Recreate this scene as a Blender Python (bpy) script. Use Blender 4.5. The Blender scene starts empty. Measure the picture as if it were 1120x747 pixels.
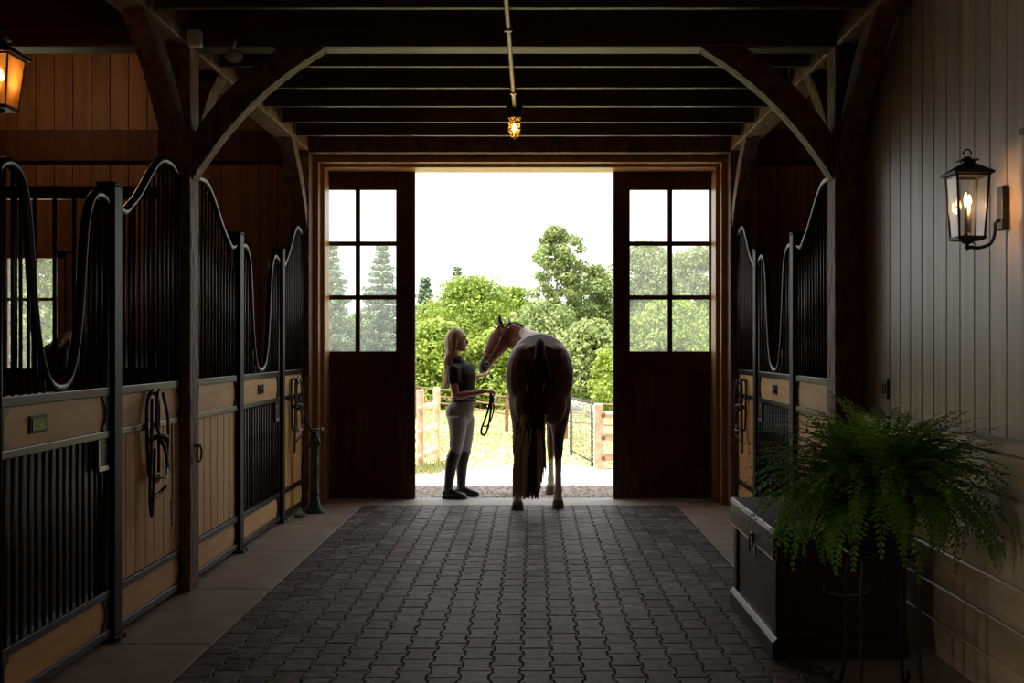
import bpy, bmesh, math, random
import numpy as np
from mathutils import Vector, Matrix
random.seed(7); rng = np.random.default_rng(7)
S = bpy.context.scene
COL = S.collection
PI = math.pi
F = 1250.0
def P(px, py, D):                      # point seen at pixel (px,py) at distance D
    return Vector(((px-583)*D/F, D, 1.5-(py-380)*D/F))

# ------------------------------------------------------------------ view
S.view_settings.view_transform = 'Standard'
S.view_settings.look = 'None'
S.view_settings.gamma = 1.0
S.view_settings.use_curve_mapping = False
S.view_settings.exposure = 1.25
cam_d = bpy.data.cameras.new('camera'); cam = bpy.data.objects.new('camera', cam_d); COL.objects.link(cam)
cam.location = (0, 0, 1.5); cam.rotation_euler = (PI/2, 0, 0)
cam_d.sensor_width = 36; cam_d.lens = 36*F/1120
cam_d.shift_x = -23/1120; cam_d.shift_y = 6.5/1120
cam_d.clip_end = 500; cam_d.clip_start = .05
S.camera = cam

# ------------------------------------------------------------------ materials
def mat(name, col=(.5, .5, .5), rough=.6, metal=0, spec=.5, emis=None, estr=0):
    m = bpy.data.materials.new(name); m.use_nodes = True
    b = m.node_tree.nodes['Principled BSDF']
    b.inputs['Base Color'].default_value = (*col, 1); b.inputs['Roughness'].default_value = rough
    b.inputs['Metallic'].default_value = metal; b.inputs['Specular IOR Level'].default_value = spec
    if emis: b.inputs['Emission Color'].default_value = (*emis, 1); b.inputs['Emission Strength'].default_value = estr
    return m
def nd(m, t, **kw):
    n = m.node_tree.nodes.new(t)
    for k, v in kw.items(): setattr(n, k, v)
    return n
def noisy(name, c1, c2, scale=(4, 4, 4), nscale=1, detail=4, rough=.6, bump=.2, bdist=.01, island=.0, metal=0, spec=.5, rvar=0, lo=.35, hi=.65):
    """two-colour noise, stretched by `scale` in object space; island = brightness change per loose piece"""
    m = mat(name, c1, rough, metal, spec); nt = m.node_tree; L = nt.links.new; b = nt.nodes['Principled BSDF']
    tc = nd(m, 'ShaderNodeTexCoord'); mp = nd(m, 'ShaderNodeMapping'); mp.inputs['Scale'].default_value = scale
    L(tc.outputs['Object'], mp.inputs['Vector'])
    vec = mp.outputs['Vector']
    geo = nd(m, 'ShaderNodeNewGeometry')
    if island:
        add = nd(m, 'ShaderNodeVectorMath', operation='ADD'); mul = nd(m, 'ShaderNodeVectorMath', operation='SCALE')
        comb = nd(m, 'ShaderNodeCombineXYZ')
        for i in range(3): L(geo.outputs['Random Per Island'], comb.inputs[i])
        L(comb.outputs[0], mul.inputs[0]); mul.inputs['Scale'].default_value = 37
        L(vec, add.inputs[0]); L(mul.outputs[0], add.inputs[1]); vec = add.outputs[0]
    n = nd(m, 'ShaderNodeTexNoise'); n.inputs['Scale'].default_value = nscale; n.inputs['Detail'].default_value = detail
    n.inputs['Distortion'].default_value = .3
    L(vec, n.inputs['Vector'])
    cr = nd(m, 'ShaderNodeValToRGB'); cr.color_ramp.elements[0].position = lo; cr.color_ramp.elements[1].position = hi
    cr.color_ramp.elements[0].color = (*c1, 1); cr.color_ramp.elements[1].color = (*c2, 1)
    L(n.outputs['Fac'], cr.inputs['Fac']); out = cr.outputs['Color']
    if island:
        mr = nd(m, 'ShaderNodeMapRange'); mr.inputs['To Min'].default_value = 1-island; mr.inputs['To Max'].default_value = 1+island*.5
        L(geo.outputs['Random Per Island'], mr.inputs['Value'])
        hs = nd(m, 'ShaderNodeHueSaturation'); L(mr.outputs['Result'], hs.inputs['Value']); L(out, hs.inputs['Color']); out = hs.outputs['Color']
    L(out, b.inputs['Base Color'])
    if rvar:
        mr2 = nd(m, 'ShaderNodeMapRange'); mr2.inputs['To Min'].default_value = rough-rvar; mr2.inputs['To Max'].default_value = rough+rvar
        L(n.outputs['Fac'], mr2.inputs['Value']); L(mr2.outputs['Result'], b.inputs['Roughness'])
    if bump:
        bp = nd(m, 'ShaderNodeBump'); bp.inputs['Strength'].default_value = bump; bp.inputs['Distance'].default_value = bdist
        L(n.outputs['Fac'], bp.inputs['Height']); L(bp.outputs['Normal'], b.inputs['Normal'])
    return m

M = {}
M['pine_v'] = noisy('pine_boards_upright', (.74, .38, .12), (.92, .56, .22), (14, 14, 1.2), 1, 6, .5, .15, .004, .18)
M['pine_h'] = noisy('pine_board_flat', (.72, .38, .12), (.90, .55, .21), (14, 1.6, 10), 1, 6, .5, .15, .004, .15)
M['wall_v'] = noisy('stained_planks_upright', (.16, .07, .03), (.26, .125, .055), (12, 12, 1.0), 1, 6, .55, .15, .004, .3)
M['wall_grey'] = noisy('greywash_planks_upright', (.33, .255, .18), (.48, .385, .28), (12, 12, .9), 1, 6, .38, .15, .003, .16)
M['wall_h'] = noisy('greywash_planks_flat', (.48, .34, .19), (.70, .52, .32), (12, 1.1, 10), 1, 6, .36, .15, .003, .16)
M['timber'] = noisy('dark_rough_timber', (.13, .062, .03), (.26, .135, .068), (9, 9, 4), 2.2, 8, .6, 1, .03, .0)
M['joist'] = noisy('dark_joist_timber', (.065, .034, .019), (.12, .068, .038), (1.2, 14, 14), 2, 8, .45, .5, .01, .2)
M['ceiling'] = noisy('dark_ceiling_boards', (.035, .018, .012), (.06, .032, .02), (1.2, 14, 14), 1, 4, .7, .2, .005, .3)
M['door'] = noisy('dark_stained_door_wood', (.06, .022, .012), (.10, .038, .02), (14, 14, 1.2), 1, 5, .6, .2, .004, .2, 0, .3)
M['jamb'] = noisy('varnished_jamb_wood', (.40, .19, .07), (.54, .29, .11), (14, 14, 1.2), 1, 5, .35, .1, .003, .1)
M['black'] = mat('black_painted_steel', (.009, .009, .0095), .33, 0, .5)
M['blackpost'] = mat('black_steel_posts', (.008, .008, .008), .5, 0, .22)
M['rail'] = mat('dark_steel_channel', (.018, .018, .016), .3, .2, .5)
M['steel'] = mat('brushed_steel', (.35, .34, .31), .35, .9)
M['iron'] = mat('dark_wrought_iron', (.015, .013, .012), .45, .3)
M['brass'] = mat('brass', (.55, .42, .16), .3, 1)
M['leather'] = noisy('dark_leather', (.018, .010, .007), (.035, .018, .012), (20, 20, 20), 2, 3, .45, .2, .002)
M['tan_leather'] = noisy('brown_leather', (.10, .045, .02), (.16, .08, .04), (20, 20, 20), 2, 3, .45, .2, .002)
M['concrete'] = noisy('brushed_concrete', (.35, .275, .215), (.48, .39, .32), (2.5, 2.5, 2.5), 1.6, 8, .55, .12, .004, 0, 0, .5, .08)
M['paver'] = noisy('worn_black_rubber_pavers', (.11, .096, .093), (.27, .24, .235), (1, 1, 1), 16, 8, .55, .8, .004, .55, 0, .14, .07, .40, .60)
M['joint'] = mat('paver_bedding', (.03, .028, .027), .9)
M['sill'] = noisy('pale_concrete_sill', (.42, .40, .37), (.52, .50, .46), (3, 3, 3), 2, 6, .6, .1, .003)
M['gravel'] = noisy('gravel', (.30, .25, .21), (.56, .48, .42), (1, 1, 1), 26, 6, .95, 1, .03)
M['chest'] = noisy('dark_plum_lacquer', (.050, .019, .018), (.062, .025, .023), (2, 2, 2), 1, 2, .36, .02, .001, 0, 0, .28)
M['hoof'] = noisy('hoof_horn', (.09, .06, .035), (.16, .11, .07), (3, 3, 20), 2, 3, .5, .1, .002)
M['horsecoat'] = noisy('bay_horse_coat', (.095, .036, .020), (.15, .060, .032), (1, 1, 1), 2.5, 3, .58, .05, .004, 0, 0, .3, .05)
M['horsewhite'] = noisy('white_horse_hair', (.55, .48, .40), (.7, .64, .56), (6, 6, 2), 2, 3, .55, .05, .004)
M['horsedark'] = noisy('black_bay_coat', (.004, .003, .003), (.007, .005, .004), (1, 1, 1), 2.5, 3, .5, .05, .004)
M['tail'] = noisy('black_tail_hair', (.02, .011, .007), (.065, .034, .020), (30, 30, 2), 1, 3, .7, .3, .01, 0, 0, .15)
M['tailblond'] = noisy('cream_tail_hair', (.52, .38, .20), (.76, .60, .36), (30, 30, 2), 1, 3, .5, .3, .01)
M['skin'] = mat('skin', (.56, .30, .20), .5)
M['shirt'] = noisy('black_polo_cloth', (.012, .013, .018), (.02, .021, .027), (3, 3, 3), 3, 3, .8, .3, .01)
M['breeches'] = noisy('grey_breeches_cloth', (.34, .33, .35), (.45, .44, .46), (3, 3, 3), 3, 4, .8, .3, .01)
M['boot'] = noisy('black_boot_leather', (.02, .019, .02), (.035, .033, .034), (6, 6, 6), 2, 3, .35, .3, .005)
M['hair'] = noisy('long_blonde_hair', (.45, .29, .15), (.74, .54, .32), (26, 26, 1.5), 1, 4, .42, .4, .01)
M['lip'] = mat('lip', (.42, .13, .11), .5)
M['eye'] = mat('eye', (.02, .012, .01), .15)
M['fence'] = noisy('sun_bleached_rail_wood', (.64, .47, .31), (.84, .68, .49), (6, 2, 6), 2, 5, .8, .3, .01, .1)
M['fenceend'] = mat('cut_rail_end', (.30, .12, .06), .8)
M['green'] = noisy('dark_green_cast_iron', (.02, .055, .035), (.035, .085, .05), (6, 6, 6), 2, 3, .35, .2, .004)
M['plastic'] = mat('pale_plastic', (.8, .76, .68), .5)
M['plate'] = mat('dark_switch_plate', (.012, .011, .011), .4)
M['soil'] = noisy('dark_soil', (.02, .012, .008), (.05, .03, .02), (1, 1, 1), 30, 3, .9, .5, .01)
M['pot'] = noisy('black_pot', (.012, .012, .012), (.022, .02, .02), (3, 3, 3), 2, 3, .5, .1, .002)
M['rope'] = noisy('chain_links', (.25, .22, .17), (.4, .36, .28), (30, 30, 30), 2, 2, .35, .4, .01, 0, .8)
M['conduit'] = mat('galvanised_conduit', (.36, .32, .25), .38, .7)
M['bark'] = noisy('tree_bark', (.10, .07, .05), (.2, .16, .12), (6, 6, 1), 2, 5, .9, .5, .02)
M['birchbark'] = noisy('pale_bark', (.35, .32, .27), (.55, .52, .46), (3, 3, 8), 2, 5, .8, .3, .02)

def leafmat(name, c1, c2, trans=.45, sc=.6):
    m = noisy(name, c1, c2, (1, 1, 1), sc, 4, .55, 0, .01, .35)
    nt = m.node_tree; L = nt.links.new; b = nt.nodes['Principled BSDF']
    src = b.inputs['Base Color'].links[0].from_socket
    tr = nd(m, 'ShaderNodeBsdfTranslucent'); L(src, tr.inputs['Color'])
    mx = nd(m, 'ShaderNodeMixShader'); mx.inputs[0].default_value = trans
    L(b.outputs[0], mx.inputs[1]); L(tr.outputs[0], mx.inputs[2])
    L(mx.outputs[0], nt.nodes['Material Output'].inputs['Surface'])
    return m
M['leaf'] = leafmat('bright_leaves', (.20, .31, .04), (.38, .48, .08))
M['leaf_b'] = leafmat('pale_leaves', (.20, .28, .08), (.38, .46, .18))
M['leaf_c'] = leafmat('deep_leaves', (.12, .21, .05), (.22, .33, .10))
M['needle'] = leafmat('pine_needles', (.16, .26, .15), (.30, .40, .26), .3)
M['fern'] = leafmat('fern_leaflets', (.13, .30, .02), (.26, .48, .05), .6, 3)
M['grassblade'] = leafmat('grass_blades', (.28, .32, .10), (.44, .47, .19), .4, 1.5)
M['grass'] = noisy('sunny_meadow', (.34, .32, .14), (.50, .46, .24), (1, 1, 1), .9, 8, .95, .6, .05)

def glassmat(name, tint=(1, 1, 1), translucency=.06, g=.06, transl_col=(.8, .85, .85)):
    m = bpy.data.materials.new(name); m.use_nodes = True; nt = m.node_tree; nt.nodes.clear(); L = nt.links.new
    t = nt.nodes.new('ShaderNodeBsdfTransparent'); t.inputs[0].default_value = (*tint, 1)
    gl = nt.nodes.new('ShaderNodeBsdfGlossy'); gl.inputs['Roughness'].default_value = .03
    d = nt.nodes.new('ShaderNodeBsdfTranslucent'); d.inputs[0].default_value = (*transl_col, 1)
    a = nt.nodes.new('ShaderNodeMixShader'); a.inputs[0].default_value = translucency  # share of translucent shader mixed into the clear glass
    b = nt.nodes.new('ShaderNodeMixShader'); b.inputs[0].default_value = g
    o = nt.nodes.new('ShaderNodeOutputMaterial')
    L(t.outputs[0], a.inputs[1]); L(d.outputs[0], a.inputs[2]); L(a.outputs[0], b.inputs[1]); L(gl.outputs[0], b.inputs[2]); L(b.outputs[0], o.inputs[0])
    return m
M['glass'] = glassmat('window_glass', (.97, .98, .98), .10, .04)
M['lglass'] = glassmat('lantern_glass', (.96, .95, .92), .02, .10)
M['aglass'] = glassmat('amber_lantern_glass', (1, .78, .42), .40, .05, (1, .55, .15))
M['jglass'] = glassmat('amber_jar_glass', (1, .75, .35), .22, .05, (1, .6, .18))
M['flame'] = mat('lit_candle_bulb', (1, .6, .3), .4, emis=(1, .48, .16), estr=14)
M['bulb'] = mat('lit_bulb', (1, .6, .3), .4, emis=(1, .55, .2), estr=18)
M['candle'] = mat('dark_candle_sleeve', (.05, .035, .025), .6)
M['nameplate'] = mat('dark_metal_plate', (.035, .04, .02), .15, .9)
M['ink'] = mat('pale_print', (.5, .48, .42), .5)

# ------------------------------------------------------------------ mesh helpers
ORG = {}
def new(): return bmesh.new()
def box(bm, x0, x1, y0, y1, z0, z1, mi=0):
    vs = [bm.verts.new((x, y, z)) for x in (x0, x1) for y in (y0, y1) for z in (z0, z1)]
    for q in ((0, 1, 3, 2), (4, 6, 7, 5), (0, 4, 5, 1), (2, 3, 7, 6), (0, 2, 6, 4), (1, 5, 7, 3)):
        f = bm.faces.new([vs[i] for i in q]); f.material_index = mi
    return vs
def prism(bm, pts, axis, a, b, mi=0):
    """extrude a 2-D outline; axis x: pts=(y,z)  y: pts=(x,z)  z: pts=(x,y)"""
    def mk(p, t):
        return {'x': (t, p[0], p[1]), 'y': (p[0], t, p[1]), 'z': (p[0], p[1], t)}[axis]
    A = [bm.verts.new(mk(p, a)) for p in pts]; B = [bm.verts.new(mk(p, b)) for p in pts]; n = len(pts)
    fs = [bm.faces.new(A[::-1]), bm.faces.new(B)] + [bm.faces.new((A[i], A[(i+1) % n], B[(i+1) % n], B[i])) for i in range(n)]
    for f in fs: f.material_index = mi
    return A+B
def tube(bm, pts, rad, n=10, ref=None, closed=False, caps=True, mi=0, flat_ends=True):
    pts = [Vector(p) for p in pts]; N = len(pts); rings = []
    for i, p in enumerate(pts):
        if closed: t = pts[(i+1) % N]-pts[i-1]
        else: t = pts[min(i+1, N-1)]-pts[max(i-1, 0)]
        t.normalize()
        if ref is None:
            a = t.cross(Vector((0, 0, 1)))
            if a.length < .05: a = Vector((1, 0, 0))
            if rings and a.dot(prev) < 0 and not closed: a = -a
        else:
            a = Vector(ref)-t*Vector(ref).dot(t)
        a.normalize(); prev = a; b = t.cross(a)
        r = rad[i] if isinstance(rad, (list, tuple)) and not (len(rad) == 2 and not isinstance(rad[0], (list, tuple)) and N != 2) else rad
        ra, rb = (r if isinstance(r, (list, tuple)) else (r, r))
        rings.append([bm.verts.new(p+a*ra*math.cos(2*PI*k/n)+b*rb*math.sin(2*PI*k/n)) for k in range(n)])
    R = range(N) if closed else range(N-1)
    for i in R:
        A, B = rings[i], rings[(i+1) % N]
        for k in range(n):
            f = bm.faces.new((A[k], A[(k+1) % n], B[(k+1) % n], B[k])); f.material_index = mi; f.smooth = True
    if caps and not closed:
        for r in (rings[0][::-1], rings[-1]):
            f = bm.faces.new(r); f.material_index = mi
def lathe(bm, prof, c, n=20, mi=0, sx=1, sy=1):
    c = Vector(c); rings = []
    for r, z in prof:
        rings.append([bm.verts.new(c+Vector((r*sx*math.cos(2*PI*k/n), r*sy*math.sin(2*PI*k/n), z))) for k in range(n)])
    for A, B in zip(rings, rings[1:]):
        for k in range(n):
            f = bm.faces.new((A[k], A[(k+1) % n], B[(k+1) % n], B[k])); f.material_index = mi; f.smooth = True
    bm.faces.new(rings[0][::-1]).material_index = mi; bm.faces.new(rings[-1]).material_index = mi
def ball(bm, c, r, seg=12, mi=0):
    r = r if isinstance(r, (tuple, list)) else (r, r, r)
    res = bmesh.ops.create_uvsphere(bm, u_segments=seg, v_segments=max(6, seg*2//3), radius=1)
    for v in res['verts']: v.co = Vector(c)+Vector((v.co.x*r[0], v.co.y*r[1], v.co.z*r[2]))
    for v in res['verts']:
        for f in v.link_faces: f.material_index = mi; f.smooth = True
def bez(pts, n=8):
    """Catmull-Rom through points"""
    P_ = [Vector(p) for p in pts]; out = []
    Q = [P_[0]*2-P_[1]]+P_+[P_[-1]*2-P_[-2]]
    for i in range(1, len(Q)-2):
        for k in range(n):
            t = k/n; a, b, c, d = Q[i-1], Q[i], Q[i+1], Q[i+2]
            out.append(.5*((2*b)+(-a+c)*t+(2*a-5*b+4*c-d)*t*t+(-a+3*b-3*c+d)*t**3))
    out.append(P_[-1]); return out
def obj(name, bm, m, parent=None, loc=None, bev=0, kind=None, label=None, recalc=True):
    """link ONE mesh object; vertices are given in world space"""
    if recalc: bmesh.ops.recalc_face_normals(bm, faces=bm.faces)
    me = bpy.data.meshes.new(name)
    o = bpy.data.objects.new(name, me); COL.objects.link(o)
    if parent is not None:
        org = ORG[parent.name]; o.parent = parent
    else:
        org = Vector(loc) if loc is not None else Vector((0, 0, 0)); o.location = org
    ORG[o.name] = org
    bmesh.ops.translate(bm, verts=bm.verts, vec=-org)
    bm.to_mesh(me); bm.free()
    for mm in (m if isinstance(m, (list, tuple)) else [m]): me.materials.append(M[mm])
    if bev:
        b = o.modifiers.new('bevel', 'BEVEL'); b.width = bev; b.segments = 2; b.limit_method = 'ANGLE'
    if kind: o['kind'] = kind
    if label: o['label'] = label
    return o
def thing(name, label, cat, loc, group=None):
    o = bpy.data.objects.new(name, None); COL.objects.link(o); o.location = loc; o.empty_display_size = .1
    ORG[o.name] = Vector(loc); tag(o, label, cat, group); return o
def tag(o, label, cat, group=None):
    o['label'] = label; o['category'] = cat
    if group: o['group'] = group
    return o
def fused(bm, voxel, smooth=6):
    """fuse overlapping closed shapes into one continuous skin"""
    bmesh.ops.recalc_face_normals(bm, faces=bm.faces)
    me = bpy.data.meshes.new('tmp'); bm.to_mesh(me); bm.free()
    o = bpy.data.objects.new('tmp', me); COL.objects.link(o)
    r = o.modifiers.new('r', 'REMESH'); r.mode = 'VOXEL'; r.voxel_size = voxel
    s = o.modifiers.new('s', 'SMOOTH'); s.factor = .5; s.iterations = smooth
    dg = bpy.context.evaluated_depsgraph_get(); dg.update()
    ev = o.evaluated_get(dg); m2 = bpy.data.meshes.new_from_object(ev)
    b2 = bmesh.new(); b2.from_mesh(m2)
    bpy.data.objects.remove(o); bpy.data.meshes.remove(me); bpy.data.meshes.remove(m2)
    for f in b2.faces: f.smooth = True
    return b2
def paint(bm, fn):
    for f in bm.faces: f.material_index = fn(f.calc_center_median())
def mesh_np(name, verts, quads, m, parent=None, loc=None, mats=None, smooth=False):
    me = bpy.data.meshes.new(name)
    org = ORG[parent.name] if parent is not None else Vector(loc or (0, 0, 0))
    v = np.asarray(verts, dtype=np.float32)-np.array(org, dtype=np.float32)
    q = np.asarray(quads, dtype=np.int32); nf, k = q.shape
    me.vertices.add(len(v)); me.vertices.foreach_set('co', v.ravel())
    me.loops.add(nf*k); me.loops.foreach_set('vertex_index', q.ravel())
    me.polygons.add(nf); me.polygons.foreach_set('loop_start', np.arange(0, nf*k, k, dtype=np.int32))
    me.polygons.foreach_set('loop_total', np.full(nf, k, dtype=np.int32))
    for mm in (m if isinstance(m, (list, tuple)) else [m]): me.materials.append(M[mm])
    if mats is not None: me.polygons.foreach_set('material_index', np.asarray(mats, dtype=np.int32))
    me.update(calc_edges=True); me.validate()
    o = bpy.data.objects.new(name, me); COL.objects.link(o); ORG[o.name] = org
    if parent is not None: o.parent = parent
    else: o.location = org
    return o

# ================================================================== THE SETTING
CX = -.125
XL, XR = -2.17, 1.93                  # stall fronts
YW = 10.92                             # inner face of the end wall
# floor : interlocking pavers
bm = new()
pw, pl_ = .142, .2
cols = 21; x0 = CX-pw*cols/2
Y0, Y1 = 1.6, 10.86
ha, hb = .078, .0625
shape = [(-ha, -.098), (ha, -.098), (ha, -.065), (hb, -.042), (hb, .042), (ha, .065), (ha, .098), (-ha, .098), (-ha, .065), (-hb, .042), (-hb, -.042), (-ha, -.065)]
g = .0015
for c in range(cols):
    cx = x0+(c+.5)*pw
    y = Y0+(c % 2)*.1
    while y < Y1:
        yb = y+pl_
        dz = random.uniform(-.0015, .0015)
        pts = []
        for (a, b) in shape:
            px_ = cx+a-(g if a > 0 else -g); py_ = y+.1+b
            px_ = min(max(px_, x0), x0+cols*pw); py_ = min(py_, Y1)
            pts.append((px_, py_))
        ring0 = [bm.verts.new((p[0], p[1], -.02)) for p in pts]
        ring1 = [bm.verts.new((p[0], p[1], -.004+dz)) for p in pts]
        cc = Vector((cx, y+.1, 0))
        ring2 = [bm.verts.new((p[0]+(cc.x-p[0])*.06, p[1]+(cc.y-p[1])*.05, dz)) for p in pts]
        n = len(pts)
        for A, B in ((ring0, ring1), (ring1, ring2)):
            for k in range(n): bm.faces.new((A[k], A[(k+1) % n], B[(k+1) % n], B[k]))
        bm.faces.new(ring2)
        y = yb
bmesh.ops.remove_doubles(bm, verts=bm.verts, dist=1e-6)
obj('floor', bm, 'paver', kind='structure', recalc=False)
bm = new(); box(bm, x0-.01, x0+cols*pw+.01, -4, 10.88, -.06, -.012); obj('floor', bm, 'joint', kind='structure')
# concrete aprons with saw-cut joints
bm = new()
for (xa, xb) in ((-2.35, x0-.012), (x0+cols*pw+.012, 2.1)):
    ys = [-4, .55, 1.87, 3.18, 4.49, 5.79, 7.10, 8.42, 9.72, 10.87]
    for a, b in zip(ys, ys[1:]): box(bm, xa, xb, a+.005, b-.005, -.1, .0)
obj('floor', bm, 'concrete', kind='structure', bev=.004)
bm = new()
for s, xe in ((-1, x0), (1, x0+cols*pw)): box(bm, xe+s*.001 if s > 0 else xe-.011, xe+.011 if s > 0 else xe-.001, -4, 10.87, -.05, .002)
obj('trim_1', bm, 'sill', kind='structure')
bm = new(); box(bm, -6, 6, 10.875, 11.40, -.12, .0); obj('floor', bm, 'sill', kind='structure', bev=.01)
bm = new(); box(bm, -6.1, -2.35, -4, 10.9, -.1, -.005); box(bm, 2.1, 6.1, -4, 10.9, -.1, -.005); obj('floor', bm, 'soil', kind='structure')

# walls
def planks_v(bm, axis, pos, a, b, z0, z1, w=.178, th=.02, gap=.006, holes=(), fr=1):
    """upright boards: axis 'y' = wall plane at y=pos, spans x a..b ; 'x' = plane x=pos, spans y a..b"""
    t = a
    while t < b-.01:
        u = min(t+w, b)
        segs = [(z0, z1)]
        for (ha_, hb_, hz0, hz1) in holes:
            if u > ha_+.001 and t < hb_-.001:
                segs = [(z0, hz0), (hz1, z1)]
        for (s0, s1) in segs:
            if s1-s0 < .01: continue
            if axis == 'y': box(bm, t+gap/2, u-gap/2, pos, pos+th*fr, s0, s1)
            else: box(bm, pos, pos+th*fr, t+gap/2, u-gap/2, s0, s1)
        t = u
OX0, OX1, OZ = -2.01, 1.76, 3.235         # doorway in the clear
WX0, WX1, WZ0, WZ1 = -5.62, -4.47, 1.13, 2.42   # stall window
bm = new()
planks_v(bm, 'y', YW, -6, OX0-.04, 0, 4.7, holes=[(WX0+.006, WX1-.006, WZ0, WZ1)])
planks_v(bm, 'y', YW, OX1+.04, 6, 0, 4.7)
planks_v(bm, 'y', YW, OX0-.04, OX1+.04, 3.28, 4.7)
# solid core behind the boards
box(bm, -6, WX0, YW+.02, YW+.12, -.05, 4.7); box(bm, WX0, WX1, YW+.02, YW+.12, -.05, WZ0); box(bm, WX0, WX1, YW+.02, YW+.12, WZ1, 4.7)
box(bm, WX1, OX0-.04, YW+.02, YW+.12, -.05, 4.7); box(bm, OX1+.04, 6, YW+.02, YW+.12, -.05, 4.7); box(bm, OX0-.04, OX1+.04, YW+.02, YW+.12, 3.28, 4.7)
obj('wall_front', bm, 'wall_v', kind='structure', bev=.003)
# exterior skin
bm = new()
planks_v(bm, 'y', YW+.12, -6.1, WX0, 0, 4.75, .2); planks_v(bm, 'y', YW+.12, WX1, OX0-.03, 0, 4.75, .2)
planks_v(bm, 'y', YW+.12, WX0, WX1, 0, WZ0, .2); planks_v(bm, 'y', YW+.12, WX0, WX1, WZ1, 4.75, .2)
planks_v(bm, 'y', YW+.12, OX1+.03, 6.1, 0, 4.75, .2); planks_v(bm, 'y', YW+.12, OX0-.03, OX1+.03, 3.27, 4.75, .2)
obj('wall_outside', bm, 'wall_v', kind='structure')
# stepped jambs and head
bm = new()
for s, X in ((-1, OX0), (1, OX1)):
    def bx(a, b, y0, y1, z0, z1): box(bm, min(X+s*a, X+s*b), max(X+s*a, X+s*b), y0, y1, z0, z1)
    bx(.0, .05, YW+.10, 11.28, 0, OZ)
    bx(.035, .10, YW-.03, YW+.07, 0, OZ+.03)
    bx(.05, .10, YW+.07, YW+.10, 0, OZ+.03)
box(bm, OX0-.05, OX1+.05, YW+.10, 11.28, OZ, OZ+.05)
box(bm, OX0-.10, OX1+.10, YW-.03, YW+.07, OZ+.03, OZ+.09)
obj('trim_2', bm, 'jamb', kind='structure', bev=.006)
# stall window in the end wall
bm = new()
fw = .07
box(bm, WX0, WX1, YW-.02, YW+.10, WZ0, WZ0+fw); box(bm, WX0, WX1, YW-.02, YW+.10, WZ1-fw, WZ1)
box(bm, WX0, WX0+fw, YW-.02, YW+.10, WZ0, WZ1); box(bm, WX1-fw, WX1, YW-.02, YW+.10, WZ0, WZ1)
wf = obj('window_1', bm, 'timber', kind='structure')
bm = new()
box(bm, WX0+fw, WX1-fw, YW+.02, YW+.06, 1.96-.015, 1.96+.015)
for q in (1, 2, 3): xx = WX0+fw+(WX1-WX0-2*fw)*q/4; box(bm, xx-.012, xx+.012, YW+.02, YW+.06, WZ0+fw, WZ1-fw)
obj('muntin', bm, 'timber', wf)
bm = new(); box(bm, WX0+fw, WX1-fw, YW+.035, YW+.04, WZ0+fw, WZ1-fw); obj('pane', bm, 'glass', wf)
# side and back shell
# unseen doorway left of the camera, added to light the right wall
DY0, DY1, DZ = .9, 3.2, 3.0
bm = new()
for (a, b, z0, z1) in ((-4, DY0, 0, 4.7), (DY0, DY1, DZ, 4.7), (DY1, YW, 0, 4.7)):
    planks_v(bm, 'x', -6, a, b, z0, z1, fr=-1); box(bm, -6.1, -6.02, a, b+(.1 if b == YW else 0), z0-.05, z1)
obj('wall_left', bm, 'wall_v', kind='structure')
bm = new(); planks_v(bm, 'x', 6, 7.1, YW, 0, 4.7, fr=1); box(bm, 6.02, 6.1, -4, 11.0, -.05, 4.7); obj('wall_right', bm, 'wall_v', kind='structure')
bm = new(); planks_v(bm, 'y', -4, -6, 6, 0, 4.7, fr=-1); box(bm, -6, 6, -4.1, -4.02, -.05, 4.7); obj('wall_back', bm, 'wall_v', kind='structure')
# tack-room wall on the right : upright boards over flat boards
XT = 2.03
bm = new(); planks_v(bm, 'x', XT, -4, 6.99, 1.10, 3.7, .178, .02, .007); box(bm, XT+.02, XT+.12, -4, 6.99, 0, 3.7)
obj('wall_right', bm, 'wall_grey', kind='structure', bev=.004)
bm = new()
zb = [0, .176, .353, .53, .707, .884, 1.062, 1.115]
for a, b in zip(zb, zb[1:]):
    th = .065 if b < 1.1 else .085
    x1 = XT-th
    # board with a chamfered upper edge that leaves a groove below the next board
    prism(bm, [(XT, a+.001), (x1, a+.001), (x1, b-.016), (x1+.014, b-.004), (XT, b-.004)], 'y', -4, 6.99)
obj('wainscot', bm, 'wall_h', kind='structure', bev=.0015)
bpy.data.objects['wainscot'].name = 'baseboard_right'
# partition between the stalls (left) and return wall (right)
bm = new()
planks_v(bm, 'y', 7.12, -6, -2.31, 0, 1.32, .178); box(bm, -6, -2.31, 7.08, 7.12, 0, 1.32); 
obj('wall_partition', bm, 'wall_v', kind='structure')
bm = new(); planks_v(bm, 'y', 7.08, 2.06, 6, 0, 4.7, .178); box(bm, 2.06, 6, 7.0, 7.08, 0, 4.7); obj('wall_partition', bm, 'wall_v', kind='structure')

bm = new(); planks_v(bm, 'y', 3.32, -6, -2.31, 0, 4.7, .178); box(bm, -6, -2.31, 3.34, 3.38, 0, 4.7); obj('wall_partition', bm, 'wall_v', kind='structure')  # unseen near partition, made solid to full height to block the side light
# partition grille with bars
t = thing('partition_grille', 'black barred grille standing on the boarded partition behind the nearest stall', 'grille', (-4.15, 7.1, 1.32))
bm = new(); box(bm, -6, -2.31, 7.075, 7.125, 2.42, 2.5); box(bm, -6, -2.31, 7.075, 7.125, 1.32, 1.37); gf = obj('grille_frame', bm, 'black', t)
for k in range(30):
    bm = new(); x = -5.9+k*.122
    tube(bm, [(x, 7.1, 1.36), (x, 7.1, 2.43)], .014, 8); obj('bar', bm, 'black', gf)

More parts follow.
